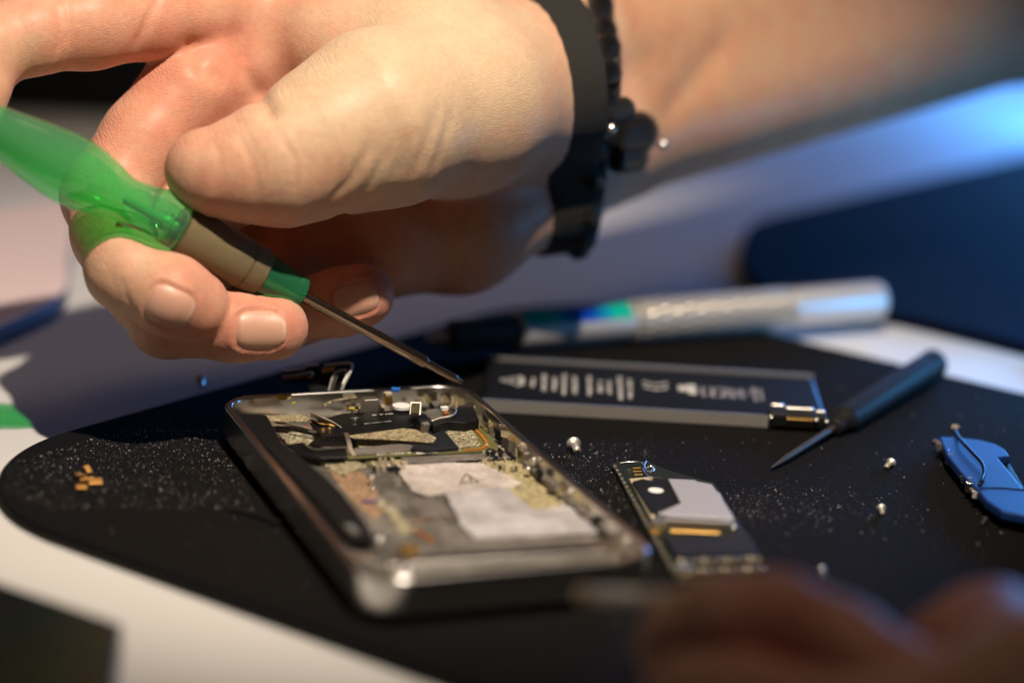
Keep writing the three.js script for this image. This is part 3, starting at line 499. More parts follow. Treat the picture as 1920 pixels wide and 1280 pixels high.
  strip(phone, 'metal_blade', [[582, 776, 12.0], [600, 784, 11.6], [622, 794, 11.0], [640, 806, 10.2]], 1.5, 0.25, M.steelRough, V(0.2, 0.7, 1));
  strip(phone, 'gold_contact', [[584, 790, 10.6], [600, 795, 10.9], [618, 797, 10.6], [632, 802, 10.2]], 1.3, 0.3, M.gold, V(0, 0.5, 1));
  for (const [x, y] of [[572, 797], [580, 799], [588, 800]]) boxAt(phone, 'red_resistor', x, y, 10, 0.5, 0.4, 0.8, std({ color: lin(0.4, 0.03, 0.04), roughness: 0.4 }), 0.4);
  wire(phone, 'thin_wire', [[520, 800, 9.2], [550, 806, 9.4], [590, 814, 9.4], [640, 816, 9.8]], 0.28, M.blackFlex);
  wire(phone, 'thin_wire', [[516, 792, 9.4], [560, 798, 9.8], [600, 808, 9.6], [636, 812, 10]], 0.25, M.steelRough);
  // parts along the far end
  const shield = boxAt(phone, 'shield_can', 693, 746, 13.2, 3.5, 3.2, 2.4, M.steelRough, 0.08, 0, 0.00025); shield.userData.label = 'small bright metal shield box';
  boxAt(phone, 'gold_block', 728, 738, 13.0, 1.6, 2.6, 1.4, M.gold, 0.1);
  boxAt(phone, 'cream_block', 727, 735, 13.4, 1.7, 0.7, 1.5, M.beige, 0.1);
  boxAt(phone, 'blue_tab', 742, 727, 13.2, 1.9, 0.9, 0.9, M.blueBit, -0.4, 0.2);
  { const p = lp(753, 762, 11.6); part(phone, 'white_disc', place(new THREE.CylinderGeometry(0.0021, 0.0021, 0.0006, 28), p.x, p.y, p.z), M.white); }
  strip(phone, 'bent_bracket', [[606, 760, 11.6], [622, 752, 12.4], [640, 748, 12.8], [664, 744, 12.6]], 1.6, 0.4, M.cream, V(0, 0.3, 1));
  boxAt(phone, 'cream_block', 654, 738, 13.4, 2.6, 1.0, 1.2, M.cream, 0.1);
  boxAt(phone, 'gold_block', 659, 764, 11.4, 1.4, 0.6, 0.8, M.yellow, 0.2);
  strip(phone, 'bent_bracket', [[648, 766, 11.3], [662, 770, 11.5], [676, 772, 11.2]], 0.9, 0.3, M.bright, V(0, 0.3, 1));
  boxAt(phone, 'yellow_contact', 528, 741, 12.8, 2.4, 0.5, 0.7, M.yellow, 0.05, 0.3);
  boxAt(phone, 'yellow_contact', 529, 747, 12.2, 1.8, 0.4, 0.6, M.yellow, 0.05, 0.3);
  boxAt(phone, 'silver_tab', 541, 741, 13.0, 1.1, 0.9, 0.7, M.bright, 0.3, 0.3);
  boxAt(phone, 'yellow_contact', 550, 754, 11.6, 0.9, 0.4, 0.5, M.yellow, 0.1);
  const conn = boxAt(phone, 'connector_plate', 779, 764, 14.0, 2.6, 0.5, 3.4, M.steelRough, -0.35, 0.75, 0.00018);
  boxAt(conn, 'connector_face', 779, 764, 14.3, 1.9, 0.35, 2.6, M.foil, -0.35, 0.75);
  { const p = lp(793, 796, 11.2), c = new THREE.CylinderGeometry(0.0014, 0.0015, 0.0030, 20); c.rotateZ(Math.PI / 2); part(phone, 'rubber_barrel', place(c, p.x, p.y, p.z, 0.3), M.blackPlastic); boxAt(phone, 'connector_leg', 797, 792, 12.4, 1.6, 2.6, 1.2, M.greyBrown, 0.3, 0.2); }
  boxAt(phone, 'white_block', 833, 762, 12.4, 1.7, 0.9, 1.1, M.white, 0.2);
  boxAt(phone, 'copper_block', 836, 772, 11.4, 1.2, 1.3, 0.9, M.copper, 0.2);
  wire(phone, 'wire_hook', [[808, 790, 11], [824, 784, 11.6], [848, 779, 12], [855, 768, 12.4], [846, 762, 12.2]], 0.22, M.steelRough);
  flat(phone, 'black_bracket', [[858, 763], [886, 762], [892, 770], [898, 786], [872, 792], [842, 790], [812, 800], [806, 790], [845, 782]], 11.2, 2.8, M.blackPlastic, 0.0002);
  strip(phone, 'silver_edge', [[858, 762, 11.5], [872, 761, 11.5], [887, 761, 11.5], [890, 768, 11.2]], 0.3, 0.3, M.bright);
  for (const [x, y, w] of [[806, 735, 3.4], [836, 737, 2.2], [853, 742, 1.2], [862, 748, 1.6]]) boxAt(phone, 'rim_boss', x, y, 11.6, w, 2.2, 1.2, M.cream, 0.3);
  // springs and screws along the long wall
  const side = [[921, 796, 1.0, 2.4], [936, 806, 2.2, 2.2], [952, 818, 3.6, 3.0], [972, 838, 1.4, 3.4], [984, 846, 2.0, 3.0], [1012, 880, 2.2, 2.2], [1034, 902, 2.6, 2.0], [1052, 912, 1.6, 2.0], [1092, 946, 3.0, 1.6], [1118, 968, 2.0, 1.8]];
  for (let i = 0; i < side.length; i++) { const [x, y, w, t] = side[i]; boxAt(phone, 'side_contact', x, y, 10.4, 1.0, t, w, [M.steelRough, M.blackPlastic, M.greyBrown, M.cream][i % 4], rr(-0.1, 0.1), rr(-0.12, 0.12)); }
  strip(phone, 'leaf_spring', [[940, 812, 11.5], [956, 816, 11.8], [975, 832, 11.6], [984, 842, 10.4]], 1.6, 0.2, M.bright, V(0, 1, 0.1));
  strip(phone, 'leaf_spring', [[905, 778, 11.8], [916, 790, 11.6], [924, 800, 10.6]], 1.3, 0.2, M.bright, V(0, 1, 0.1));
  const bolts = [[1001, 860, 11, 0.9], [990, 877, 9.6, 0.8], [1070, 916, 11, 0.8], [1054, 940, 9, 0.55], [1140, 976, 11, 0.95], [1174, 1010, 11, 1.0], [697, 893, 9.2, 0.75], [697, 912, 8.4, 0.7], [711, 1010, 9.6, 1.1], [759, 1067, 12.2, 1.3], [1022, 878, 9.6, 0.6]];
  const boltGeo = (r) => { const g = new THREE.LatheGeometry([[0, 0.25], [0.35, 0.25], [0.42, 0.42], [0.85, 0.38], [1, 0.1], [1, -0.6], [0.55, -0.65], [0.55, -1.6]].map(([a, b]) => new THREE.Vector2(Math.max(a, 0.0001) * r * MM, b * r * MM)), 20); return g; };
  for (const [x, y, h, r] of bolts) { const p = lp(x, y, h); part(phone, 'frame_screw', place(boltGeo(r), p.x, p.y, p.z), M.bright); }
  boxAt(phone, 'gold_block', 768, 1022, 9.6, 3.4, 1.8, 2.6, M.gold, 0.2, 0, 0.0004);
  flat(phone, 'end_bracket', [[722, 1045], [900, 1032], [1130, 1013], [1148, 1016], [1152, 1024], [1140, 1032], [900, 1048], [730, 1060]], 10.6, 2.2, M.bright, 0.0004);
  boxAt(phone, 'corner_block', 660, 990, 10.8, 1.8, 1.6, 5.0, M.cream, 0.1);
  for (const [x, y, rr2] of [[745, 905, 0.9], [742, 948, 0.7], [860, 1000, 0.8], [1000, 985, 0.7], [650, 880, 0.6], [905, 1022, 0.7], [1075, 1000, 0.8], [775, 985, 1.1]]) { const p = lp(x, y, floorY + 0.03); part(phone, 'screw_hole', place(new THREE.CylinderGeometry(rr2 * MM, rr2 * MM, 0.0003, 20), p.x, p.y, p.z), M.blackPlastic); const q = new THREE.TorusGeometry(rr2 * 1.15 * MM, 0.16 * MM, 8, 24); q.rotateX(Math.PI / 2); part(phone, 'hole_rim', place(q, p.x, p.y + 0.0001, p.z), M.steelRough); }
  strip(phone, 'copper_strip', [[755, 985, floorY + 0.4], [790, 1000, floorY + 0.4], [812, 1016, floorY + 0.4]], 1.2, 0.2, M.copper);
  strip(phone, 'grounding_strip', [[705, 935, floorY + 0.4], [740, 965, floorY + 0.5], [765, 1000, floorY + 0.4]], 2.4, 0.25, M.foil);
  strip(phone, 'side_rail', [[985, 868, 8.6], [1040, 915, 8.6], [1100, 965, 8.6], [1150, 1008, 8.6]], 1.3, 1.0, M.greyBrown, V(1, 0, 0));
  for (let i = 0; i < 7; i++) boxAt(phone, 'solder_tab', 690 + i * 8, 866 + (i % 2) * 5, floorY + 0.9, rr(0.6, 1.1), 0.6, rr(0.5, 1), i % 2 ? M.bright : M.cream, 0.3 * i);
  // tiny soldered components
  const tiny = [], area = [[600, 745, 880, 770], [655, 760, 720, 772], [900, 800, 985, 880], [905, 840, 960, 862], [700, 862, 760, 880]];
  for (let i = 0; i < 150; i++) { const a = area[i % area.length], p = lp(rr(a[0], a[2]), rr(a[1], a[3]), floorY + rr(0.6, 1.4)); if (Math.abs(p.x) > 0.0262) continue; tiny.push(place(new THREE.BoxGeometry(rr(0.4, 1.1) * MM, 0.9 * MM, rr(0.3, 0.7) * MM), p.x, p.y, p.z, (i % 2) * Math.PI / 2)); }
  const tm = part(phone, 'soldered_parts', mergeGeometries(tiny.filter((_, i) => i % 2)), M.beige); tm.userData.kind = 'stuff';
  const tm2 = part(phone, 'soldered_parts', mergeGeometries(tiny.filter((_, i) => i % 2 === 0)), M.slate); tm2.userData.kind = 'stuff';
  // flexible cable standing up at the far end
  M.satinBit = std({ color: lin(0.72, 0.68, 0.60), metalness: 0.4, roughness: 0.35 });
  const flexPt = (x, y, d) => toLocal(phone, at(x, y, d));
  const stem = part(phone, 'upright_flex', ribbon([flexPt(608, 760, 556), flexPt(606, 745, 557), flexPt(600, 725, 559), flexPt(598, 706, 561), flexPt(602, 694, 562)], V(1, 0, -0.1), 0.0055, 0.0003, 20), M.blackFlex);
  const panel = (q, t, mat, name) => { const [a, b, c, d] = q.map(([x, y, z]) => flexPt(x, y, z)), n = b.clone().sub(a).cross(d.clone().sub(a)).normalize().multiplyScalar(t * MM), P = [a, b, c, d, a.clone().add(n), b.clone().add(n), c.clone().add(n), d.clone().add(n)]; const g = new THREE.BufferGeometry(); g.setAttribute('position', new THREE.Float32BufferAttribute(P.flatMap((v) => [v.x, v.y, v.z]), 3)); g.setIndex([0, 2, 1, 0, 3, 2, 4, 5, 6, 4, 6, 7, 0, 1, 5, 0, 5, 4, 1, 2, 6, 1, 6, 5, 2, 3, 7, 2, 7, 6, 3, 0, 4, 3, 4, 7]); const u = g.toNonIndexed(); u.computeVertexNormals(); return part(stem, name, u, mat); };
  panel([[612, 686, 562], [661, 682, 560], [638, 738, 558], [612, 740, 559]], 0.4, M.blackFlex, 'flex_panel');
  panel([[527, 696, 560], [598, 688, 562], [596, 714, 561], [530, 716, 559]], 0.4, M.blackFlex, 'flex_panel');
  const fw = (pts, r, mat) => part(stem, 'metal_rim', tube(pts.map(([x, y, d]) => flexPt(x, y, d)), r * MM, 24, 6), mat);
  fw([[608, 684, 560], [640, 681, 559], [659, 681, 558.5], [660, 688, 558], [650, 710, 557], [639, 733, 556.5]], 0.24, M.satinBit);
  fw([[616, 732, 557], [624, 706, 557.5], [630, 697, 558], [650, 694, 558], [651, 700, 558], [642, 720, 557]], 0.2, M.satinBit);
  fw([[622, 734, 557], [630, 708, 557.5], [634, 701, 558], [646, 700, 558]], 0.11, M.greyBrown);
  fw([[532, 695, 559], [552, 693, 559.5], [570, 690, 560], [574, 685, 560.3], [596, 683, 560.8]], 0.28, M.satinBit);
  fw([[529, 706, 558.5], [556, 703, 559], [584, 698, 560], [586, 703, 560], [578, 707, 559.6]], 0.28, M.satinBit);
  fw([[530, 712, 558], [556, 709, 558.5], [576, 706, 559.2], [582, 710, 559.2]], 0.16, M.copper);
  for (let k = 0; k < 4; k++) panel([[606 + k * 6, 690 - k, 559.8], [610 + k * 6, 689 - k, 559.8], [607 + k * 6, 698 - k, 559.6], [603 + k * 6, 699 - k, 559.6]], 0.3, M.gold, 'gold_pad');
}

// ------------------------------------------------------------------ battery
{
  const c = onY(1227, 728, 4.75), g = thing('battery', 'flat black phone battery with silver edges and pale print behind the phone', 'battery', V(0.0345, 3 * MM, -0.5628), -0.012);
  const w = 0.0815, d = 0.0365, t = 0.0026;
  const print = canvasTex(1600, 720, (x, W2, H2) => {
    x.fillStyle = '#17181c'; x.fillRect(0, 0, W2, H2); let s = 3; const r = () => (s = (s * 1664525 + 1013904223) >>> 0) / 4294967296;
    x.fillStyle = '#b9b6b1';
    const line = (u, v0, v1, th) => { for (let y = v0 * H2; y < v1 * H2; y += 13) { if (r() < 0.13) continue; x.fillRect(u * W2 - th / 2 + r() * 5, y, th * (0.6 + 0.4 * r()), 9); x.fillRect(u * W2 - th / 2 + r() * th * 0.6, y, 6, 12); } };
    x.beginPath(); x.moveTo(0.025 * W2, 0.5 * H2); x.lineTo(0.085 * W2, 0.38 * H2); x.lineTo(0.085 * W2, 0.62 * H2); x.closePath(); x.lineWidth = 10; x.strokeStyle = '#c4c1bb'; x.stroke(); x.fillRect(0.05 * W2, 0.485 * H2, 0.024 * W2, 0.03 * H2); x.fillRect(0.09 * W2, 0.41 * H2, 14, 0.18 * H2);
    [[0.125, 0.4, 0.62], [0.16, 0.3, 0.74], [0.192, 0.34, 0.7], [0.222, 0.26, 0.78], [0.255, 0.3, 0.74], [0.3, 0.26, 0.76], [0.333, 0.36, 0.68], [0.362, 0.36, 0.7], [0.395, 0.24, 0.84], [0.425, 0.3, 0.78]].forEach(([u, a, b]) => { line(u, a, b, 26); });
    x.lineWidth = 16; x.beginPath(); x.arc(0.505 * W2, 0.30 * H2, 62, 0.35, Math.PI - 0.35); x.stroke(); x.beginPath(); x.arc(0.505 * W2, 0.42 * H2, 62, 0.35, Math.PI - 0.35); x.stroke(); x.fillRect(0.502 * W2, 0.5 * H2, 10, 40);
    x.fillRect(0.575 * W2, 0.38 * H2, 78, 100); x.fillRect(0.605 * W2, 0.34 * H2, 40, 180); x.clearRect(0, 0, 0, 0);
    x.strokeStyle = '#96939a'; x.lineWidth = 9; for (let k = 0; k < 4; k++) { x.beginPath(); x.ellipse((0.665 + k * 0.036) * W2, 0.5 * H2, 34, 60 + 30 * (k % 2), 0.3 * k, 0, 7); x.stroke(); } x.fillStyle = '#918e96'; for (let k = 0; k < 5; k++) line(0.65 + k * 0.03, 0.38, 0.64, 14); line(0.81, 0.32, 0.68, 22); line(0.83, 0.36, 0.64, 18);
  });
  M.batteryLabel = phys({ map: print, roughness: 0.45, specularIntensity: 0.12 });
  part(g, 'battery_cell', place(rbox(w, t - 0.0004, d - 0.0006, 0.0008, 3), 0, t / 2 + 0.0001, 0), M.blackFlex);
  { const q = new THREE.PlaneGeometry(w - 0.003, d - 0.0035); q.rotateX(-Math.PI / 2); q.translate(0.0005, t + 0.00006, 0); part(g, 'printed_label', q, M.batteryLabel); }
  M.silverFoil = std({ color: lin(0.74, 0.70, 0.63), metalness: 0.75, roughness: 0.36, bumpMap: rep(fineBump, 12), bumpScale: 0.0006 });
  for (const s of [-1, 1]) part(g, 'foil_edge', place(rbox(w - (s < 0 ? 0 : 0.012), t + 0.0005, 0.0010, 0.0004), s < 0 ? 0 : -0.006, t / 2 + 0.0004, s * d / 2), M.silverFoil);
  // connector on its short flex tail
  const k = part(g, 'connector', place(rbox(0.0135, 0.0030, 0.0048, 0.0003), 0.0335, 0.0026, 0.0178), M.blackPlastic), add = (n, w2, h2, d2, x, y, z, m) => part(k, n, place(rbox(w2, h2, d2, 0.0003), x, y, z), m);
  add('metal_cover', 0.0030, 0.0012, 0.0018, 0.0288, 0.0049, 0.0160, M.bright); add('metal_cover', 0.0066, 0.0012, 0.0018, 0.0340, 0.0047, 0.0172, M.bright); add('metal_cover', 0.0022, 0.0011, 0.0016, 0.0388, 0.0046, 0.0182, M.bright);
  for (let i = 0; i < 6; i++) add('gold_pin', 0.0007, 0.0010, 0.0006, 0.0313 + i * 0.00105, 0.0031, 0.0205, M.gold);
  for (const [x, y, z] of [[0.0272, 0.0032, 0.0203], [0.0378, 0.0033, 0.0206], [0.0402, 0.003, 0.0206]]) { const s = new THREE.SphereGeometry(0.0006, 12, 8); s.translate(x, y, z); part(k, 'solder_dot', s, M.bright); }
}

// ------------------------------------------------------------------ hobby knife
{
  const a = onY(803, 634, 8.4), b = onY(1652, 563, 8.9), dir = b.clone().sub(a).normalize(), len = a.distanceTo(b) / MM;
  const g = thing('hobby_knife', 'silver pen knife with knurled grip and black collar behind the battery', 'knife', a), O = V(0, 0, 0);
  const k = len / 133, lat = (p, s = 48) => turned(O, dir, p.map(([t, r]) => [t * k, r]), s);
  const knurl = tex(64, (u, v) => { const q = 0.5 + 0.25 * (Math.abs(((u + v) * 4) % 1 - 0.5) * 4 - 1) + 0.25 * (Math.abs(((u - v + 1) * 4) % 1 - 0.5) * 4 - 1); return [q, q, q]; });
  const kn = (x, y) => { const t = knurl.clone(); t.repeat.set(x, y); t.needsUpdate = true; return t; };
  M.knurlSteel = std({ color: lin(0.60, 0.54, 0.46), metalness: 0.65, roughness: 0.4, bumpMap: kn(5, 8), bumpScale: 0.0014 });
  M.knurlBlack = std({ color: lin(0.035, 0.035, 0.036), roughness: 0.5, bumpMap: kn(6, 5), bumpScale: 0.0006 });
  M.satin = std({ color: lin(0.62, 0.59, 0.56), metalness: 0.6, roughness: 0.45 });
  part(g, 'chuck_tip', lat([[0, 0.2], [0.1, 1.6], [3, 2.2], [5.4, 2.4], [5.6, 0.3]], 24), M.satin);
  part(g, 'collar', lat([[5.4, 0.3], [5.5, 3.7], [6, 4.2], [23, 4.3], [23.6, 3.9], [23.7, 0.3]]), M.knurlBlack);
  part(g, 'barrel', lat([[23.6, 0.3], [23.7, 4.7], [24.2, 5.0], [56.4, 5.05], [56.6, 0.3]]), M.satin);
  part(g, 'grip', lat([[56.4, 0.3], [56.5, 5.2], [57.2, 5.7], [102.6, 5.75], [103.2, 5.3], [103.3, 0.3]]), M.knurlSteel);
  part(g, 'end_cap', lat([[103.2, 0.3], [103.3, 5.0], [103.8, 5.35], [131.6, 5.3], [132.6, 4.7], [133, 0.2]]), M.satin);
  // rainbow reflection painted on a thin patch wrapped on the barrel
  const sheenTex = canvasTex(256, 64, (x, W2, H2) => { for (let i = 0; i < W2; i++) { const u = i / W2, t = Math.abs(u - 0.56) / 0.5, n = 0.75 + 0.25 * Math.sin(i * 1.9) * Math.sin(i * 0.7 + 1), h = u > 0.82 || u < 0.3 ? 172 : 172 + 62 * Math.min(1, (0.56 - Math.abs(u - 0.56)) * 2.6 - 0.6); x.fillStyle = `hsl(${h}, 85%, ${Math.round(46 * n)}%)`; x.fillRect(i, 0, 1, H2); } });
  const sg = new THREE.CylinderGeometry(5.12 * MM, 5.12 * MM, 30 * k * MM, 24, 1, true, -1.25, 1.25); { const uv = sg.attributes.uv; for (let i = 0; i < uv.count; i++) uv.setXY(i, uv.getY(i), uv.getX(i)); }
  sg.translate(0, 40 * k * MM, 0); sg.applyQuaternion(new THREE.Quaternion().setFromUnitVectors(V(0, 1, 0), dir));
  part(g, 'rainbow_sheen', sg, phys({ map: sheenTex, roughness: 0.3, iridescence: 0.6 }));
}

// ------------------------------------------------------------------ small black screwdriver
{
  const a = onY(1447, 877, 4.0), b = onY(1753, 681, 7.2), dir = b.clone().sub(a).normalize(), len = a.distanceTo(b) / MM;
  const g = thing('small_screwdriver', 'small black screwdriver with a slim dark blade lying on the mat', 'screwdriver', a), O = V(0, 0, 0), f = len / 104;
  M.darkSteel = std({ color: lin(0.10, 0.09, 0.09), metalness: 0.7, roughness: 0.42 });
  const n = a.distanceTo(onY(1572, 797, 6)) / MM;
  part(g, 'blade', turned(O, dir, [[0, 0.1], [0.4, 0.3], [5, 0.6], [9, 0.82], [n, 0.85]], 20), M.darkSteel);
  part(g, 'handle', turned(O, dir, [[n - 0.5, 0.2], [n - 0.4, 1.9], [n + 0.6, 2.3], [n + 3.0, 2.3], [n + 4.0, 3.0], [n + 6.5, 3.8], [len * 0.8, 3.9], [len - 6, 3.8], [len - 5.4, 3.4], [len - 4.8, 3.85], [len - 0.7, 3.9], [len, 3.4], [len + 0.1, 0.1]], 12), phys({ color: lin(0.010, 0.010, 0.011), roughness: 0.55, specularIntensity: 0.35 }));
}

// ------------------------------------------------------------------ logic board
{
  const o = onY(1290, 980, 3), g = thing('circuit_board', 'loose phone circuit board with a silver shield and white dot beside the phone', 'circuit board', V(o.x, 3 * MM, o.z));
  const tr = (pts, h) => traced(g, pts, h), flat = (n, pts, h, t, m, bev = 0.00012, par = g) => part(par, n, slab(tr(pts, h), (h - t - 3) * MM, (h - 3) * MM, bev), m), lp = (x, y, h) => toLocal(g, onY(x, y, h));
  const boxAt = (n, x, y, h, w, t, d, m, yaw = 0, par = g) => { const p = lp(x, y, h); return part(par, n, place(rbox(w * MM, t * MM, d * MM, 0.00015), p.x, p.y - t * MM / 2, p.z, yaw), m); };
  const along = (() => { const p = lp(1150, 870, 4), q = lp(1262, 1064, 4); return Math.atan2(q.x - p.x, q.z - p.z); })();
  M.board = phys({ color: lin(0.012, 0.016, 0.012), roughness: 0.4, specularIntensity: 0.4 });
  M.shieldSilver = std({ color: lin(0.50, 0.49, 0.52), metalness: 0.55, roughness: 0.5, bumpMap: rep(fineBump, 40), bumpScale: 0.0001 });
  flat('board', [[1148, 869], [1160, 865], [1214, 864], [1250, 880], [1305, 896], [1338, 904], [1350, 922], [1380, 972], [1400, 1000], [1432, 1074], [1300, 1092], [1268, 1090], [1215, 1000], [1178, 928]], 4.2, 1.0, M.board);
  const bs = flat('black_shield', [[1186, 902], [1205, 897], [1222, 901], [1232, 894], [1254, 900], [1277, 942], [1234, 961], [1219, 958]], 5.5, 1.3, M.blackPlastic);
  { const p = lp(1230, 919, 5.55); part(bs, 'white_dot', place(new THREE.CylinderGeometry(0.00165, 0.00165, 0.0001, 30), p.x, p.y, p.z), M.white); }
  flat('silver_shield', [[1253, 897], [1305, 899], [1307, 902], [1335, 907], [1346, 922], [1350, 923], [1358, 940], [1372, 962], [1377, 972], [1358, 971], [1250, 965], [1234, 961], [1277, 942]], 5.9, 1.7, M.shieldSilver, 0.0002);
  flat('rail', [[1180, 897], [1222, 893], [1226, 897], [1190, 902], [1230, 968], [1222, 972]], 4.9, 0.7, M.beige);
  for (let i = 0; i < 3; i++) boxAt('gold_spring', 1194 + i * 1.6, 876 + i * 6, 5.2, 2.0, 0.5, 0.7, M.gold, 0.3);
  part(g, 'wire_frame', tube([lp(1163, 868, 5), lp(1180, 866, 5.2), lp(1203, 867, 5.4), lp(1206, 880, 5), lp(1216, 892, 5.2), lp(1243, 897, 5.6)], 0.16 * MM, 40, 6), M.bright);
  part(g, 'silver_clip', tube([lp(1212, 865, 5.2), lp(1208, 875, 6.2), lp(1213, 882, 6), lp(1222, 884, 6.3), lp(1226, 879, 6), lp(1220, 874, 6.5), lp(1214, 877, 6)], 0.28 * MM, 50, 8), M.bright);
  const cs = boxAt('connector_socket', 1300, 975, 6.2, 13.2, 1.6, 1.4, M.steelRough, 0.02);
  boxAt('gold_edge', 1304, 994, 5.4, 10.2, 1.0, 1.8, M.gold, 0.02);
  boxAt('socket_end', 1236, 975, 6.2, 3.0, 1.8, 1.6, M.cream, 0.1); boxAt('socket_end', 1366, 976, 6.2, 1.6, 2.0, 2.4, M.steelRough, 0.1); boxAt('gold_block', 1228, 994, 5.2, 2.2, 0.8, 1.8, M.gold, 0.2);
  { const p = lp(1377, 990, 5.8), s = new THREE.SphereGeometry(0.0007, 14, 10); s.translate(p.x, p.y, p.z); part(g, 'solder_ball', s, M.bright); }
  flat('black_chip', [[1246, 1004], [1402, 998], [1424, 1036], [1268, 1040]], 5.3, 1.1, M.slate);
  for (let i = 0; i < 11; i++) for (let j = 0; j < 2; j++) boxAt('capacitor', 1277 + i * 14.5 + j * 9, 1050 + j * 17 - i * 0.6, 5.4, rr(0.8, 1.2), rr(0.6, 1.1), rr(1.0, 1.6), [M.beige, M.cream, M.steelRough][(i + j) % 3], 0.1);
  boxAt('large_capacitor', 1283, 1062, 5.9, 3.2, 1.5, 2.6, M.cream, 0.1);
  for (let i = 0; i < 26; i++) { const t = i / 25; boxAt('edge_contact', 1153 + 110 * t, 872 + 196 * t, 4.6, 0.7, 0.5, 1.1, i % 3 ? M.greyBrown : M.cream, along); }
}

// ------------------------------------------------------------------ blue speaker part with wire
{
  const o = onY(1860, 900, 3), g = thing('speaker_module', 'blue phone part with a thin black wire at the edge of the mat', 'phone part', V(o.x, 3 * MM, o.z)), tr = (pts, h) => traced(g, pts, h), lp = (x, y, h) => toLocal(g, onY(x, y, h));
  M.blueMetal = phys({ color: lin(0.010, 0.040, 0.17), metalness: 0.1, roughness: 0.4, specularIntensity: 0.5 });
  part(g, 'blue_cover', slab(tr([[1762, 818], [1796, 819], [1838, 824], [1868, 832], [1886, 843], [1895, 855], [1872, 857], [1882, 869], [1932, 930], [1990, 990], [1990, 1000], [1930, 968], [1880, 958], [1850, 938], [1834, 918], [1808, 892], [1776, 852]], 7.2), 0.0022, 0.0042, 0.0004), M.blueMetal);
  part(g, 'black_base', slab(tr([[1768, 822], [1840, 828], [1880, 846], [1930, 930], [1985, 990], [1930, 964], [1880, 954], [1836, 918], [1780, 854]], 5), 0.0001, 0.0022, 0.0002), M.blackPlastic);
  part(g, 'cover_seam', tube([lp(1838, 915, 7.25), lp(1870, 914, 7.25), lp(1925, 918, 7.25)], 0.12 * MM, 16, 6), M.blackPlastic);
  part(g, 'wire', tube([lp(1791, 806, 6.5), lp(1800, 822, 8.2), lp(1822, 846, 8.3), lp(1843, 870, 8.2), lp(1846, 888, 8), lp(1838, 908, 7.6), lp(1832, 924, 5)], 0.42 * MM, 50, 8), M.blackFlex);
  { const p = lp(1791, 803, 6.6); part(g, 'wire_plug', place(new THREE.CylinderGeometry(0.0009, 0.0011, 0.0011, 18), p.x, p.y, p.z, 0, 0.4), M.bright); }
  for (let i = 0; i < 14; i++) { const t = i / 13, p = lp(1760 + 74 * t + rr(-5, 5), 830 + 98 * t, 6.0); part(g, 'metal_tab', place(rbox(rr(0.9, 2.2) * MM, rr(1, 2.6) * MM, rr(0.6, 1.4) * MM, 0.0001), p.x, p.y, p.z, rr(0, 3), rr(-0.4, 0.4)), i % 3 === 1 ? M.steelRough : M.bright); }
}

// ------------------------------------------------------------------ loose screws
{
  const head = new THREE.LatheGeometry([[0.0001, 0.0], [0.25, 0.0], [0.3, 0.16], [0.75, 0.14], [0.98, 0], [1.0, -0.42], [0.5, -0.46]].map(([a, b]) => new THREE.Vector2(a * MM, b * MM)), 20);
  const shank = new THREE.LatheGeometry(Array.from({ length: 21 }, (_, i) => new THREE.Vector2((i === 20 ? 0.15 : 0.46 + 0.1 * (i % 2)) * MM, -(0.44 + i * 0.11) * MM)), 14);
  const screw = (hx, hy, tx, ty, h, k, label, mat = M.bright) => {
    const a = onY(hx, hy, h), b = onY(tx, ty, h - 0.5), d = a.clone().sub(b).normalize(), g = thing('tiny_screw', label, 'screw', a, 0, 'tiny screws taken out of the phone');
    g.quaternion.setFromUnitVectors(V(0, 1, 0), d); g.scale.setScalar(k); part(g, 'screw_head', head, mat); part(g, 'screw_shank', shank, mat);
  };
  M.screwSteel = std({ color: lin(0.80, 0.74, 0.62), metalness: 0.8, roughness: 0.45 });
  screw(1075, 831, 1086, 852, 4.4, 1.6, 'tiny steel screw lying between the phone and the battery', M.screwSteel);
  screw(1672, 867, 1656, 881, 4.1, 1.15, 'tiny brass coloured screw beside the blade of the black screwdriver', M.screwSteel);
  screw(1653, 952, 1656, 966, 4.1, 1.0, 'tiny upright screw between the circuit board and the blue part', M.screwSteel);
  screw(1541, 1070, 1545, 1082, 4.1, 1.1, 'tiny blurred screw above the foreground fingers');
  screw(1848, 974, 1842, 982, 4.0, 0.8, 'tiny dark screw just below the blue part', M.darkSteel);
  screw(376, 712, 377, 732, 5.0, 1.5, 'tiny pale screw standing behind the far edge of the mat');
}

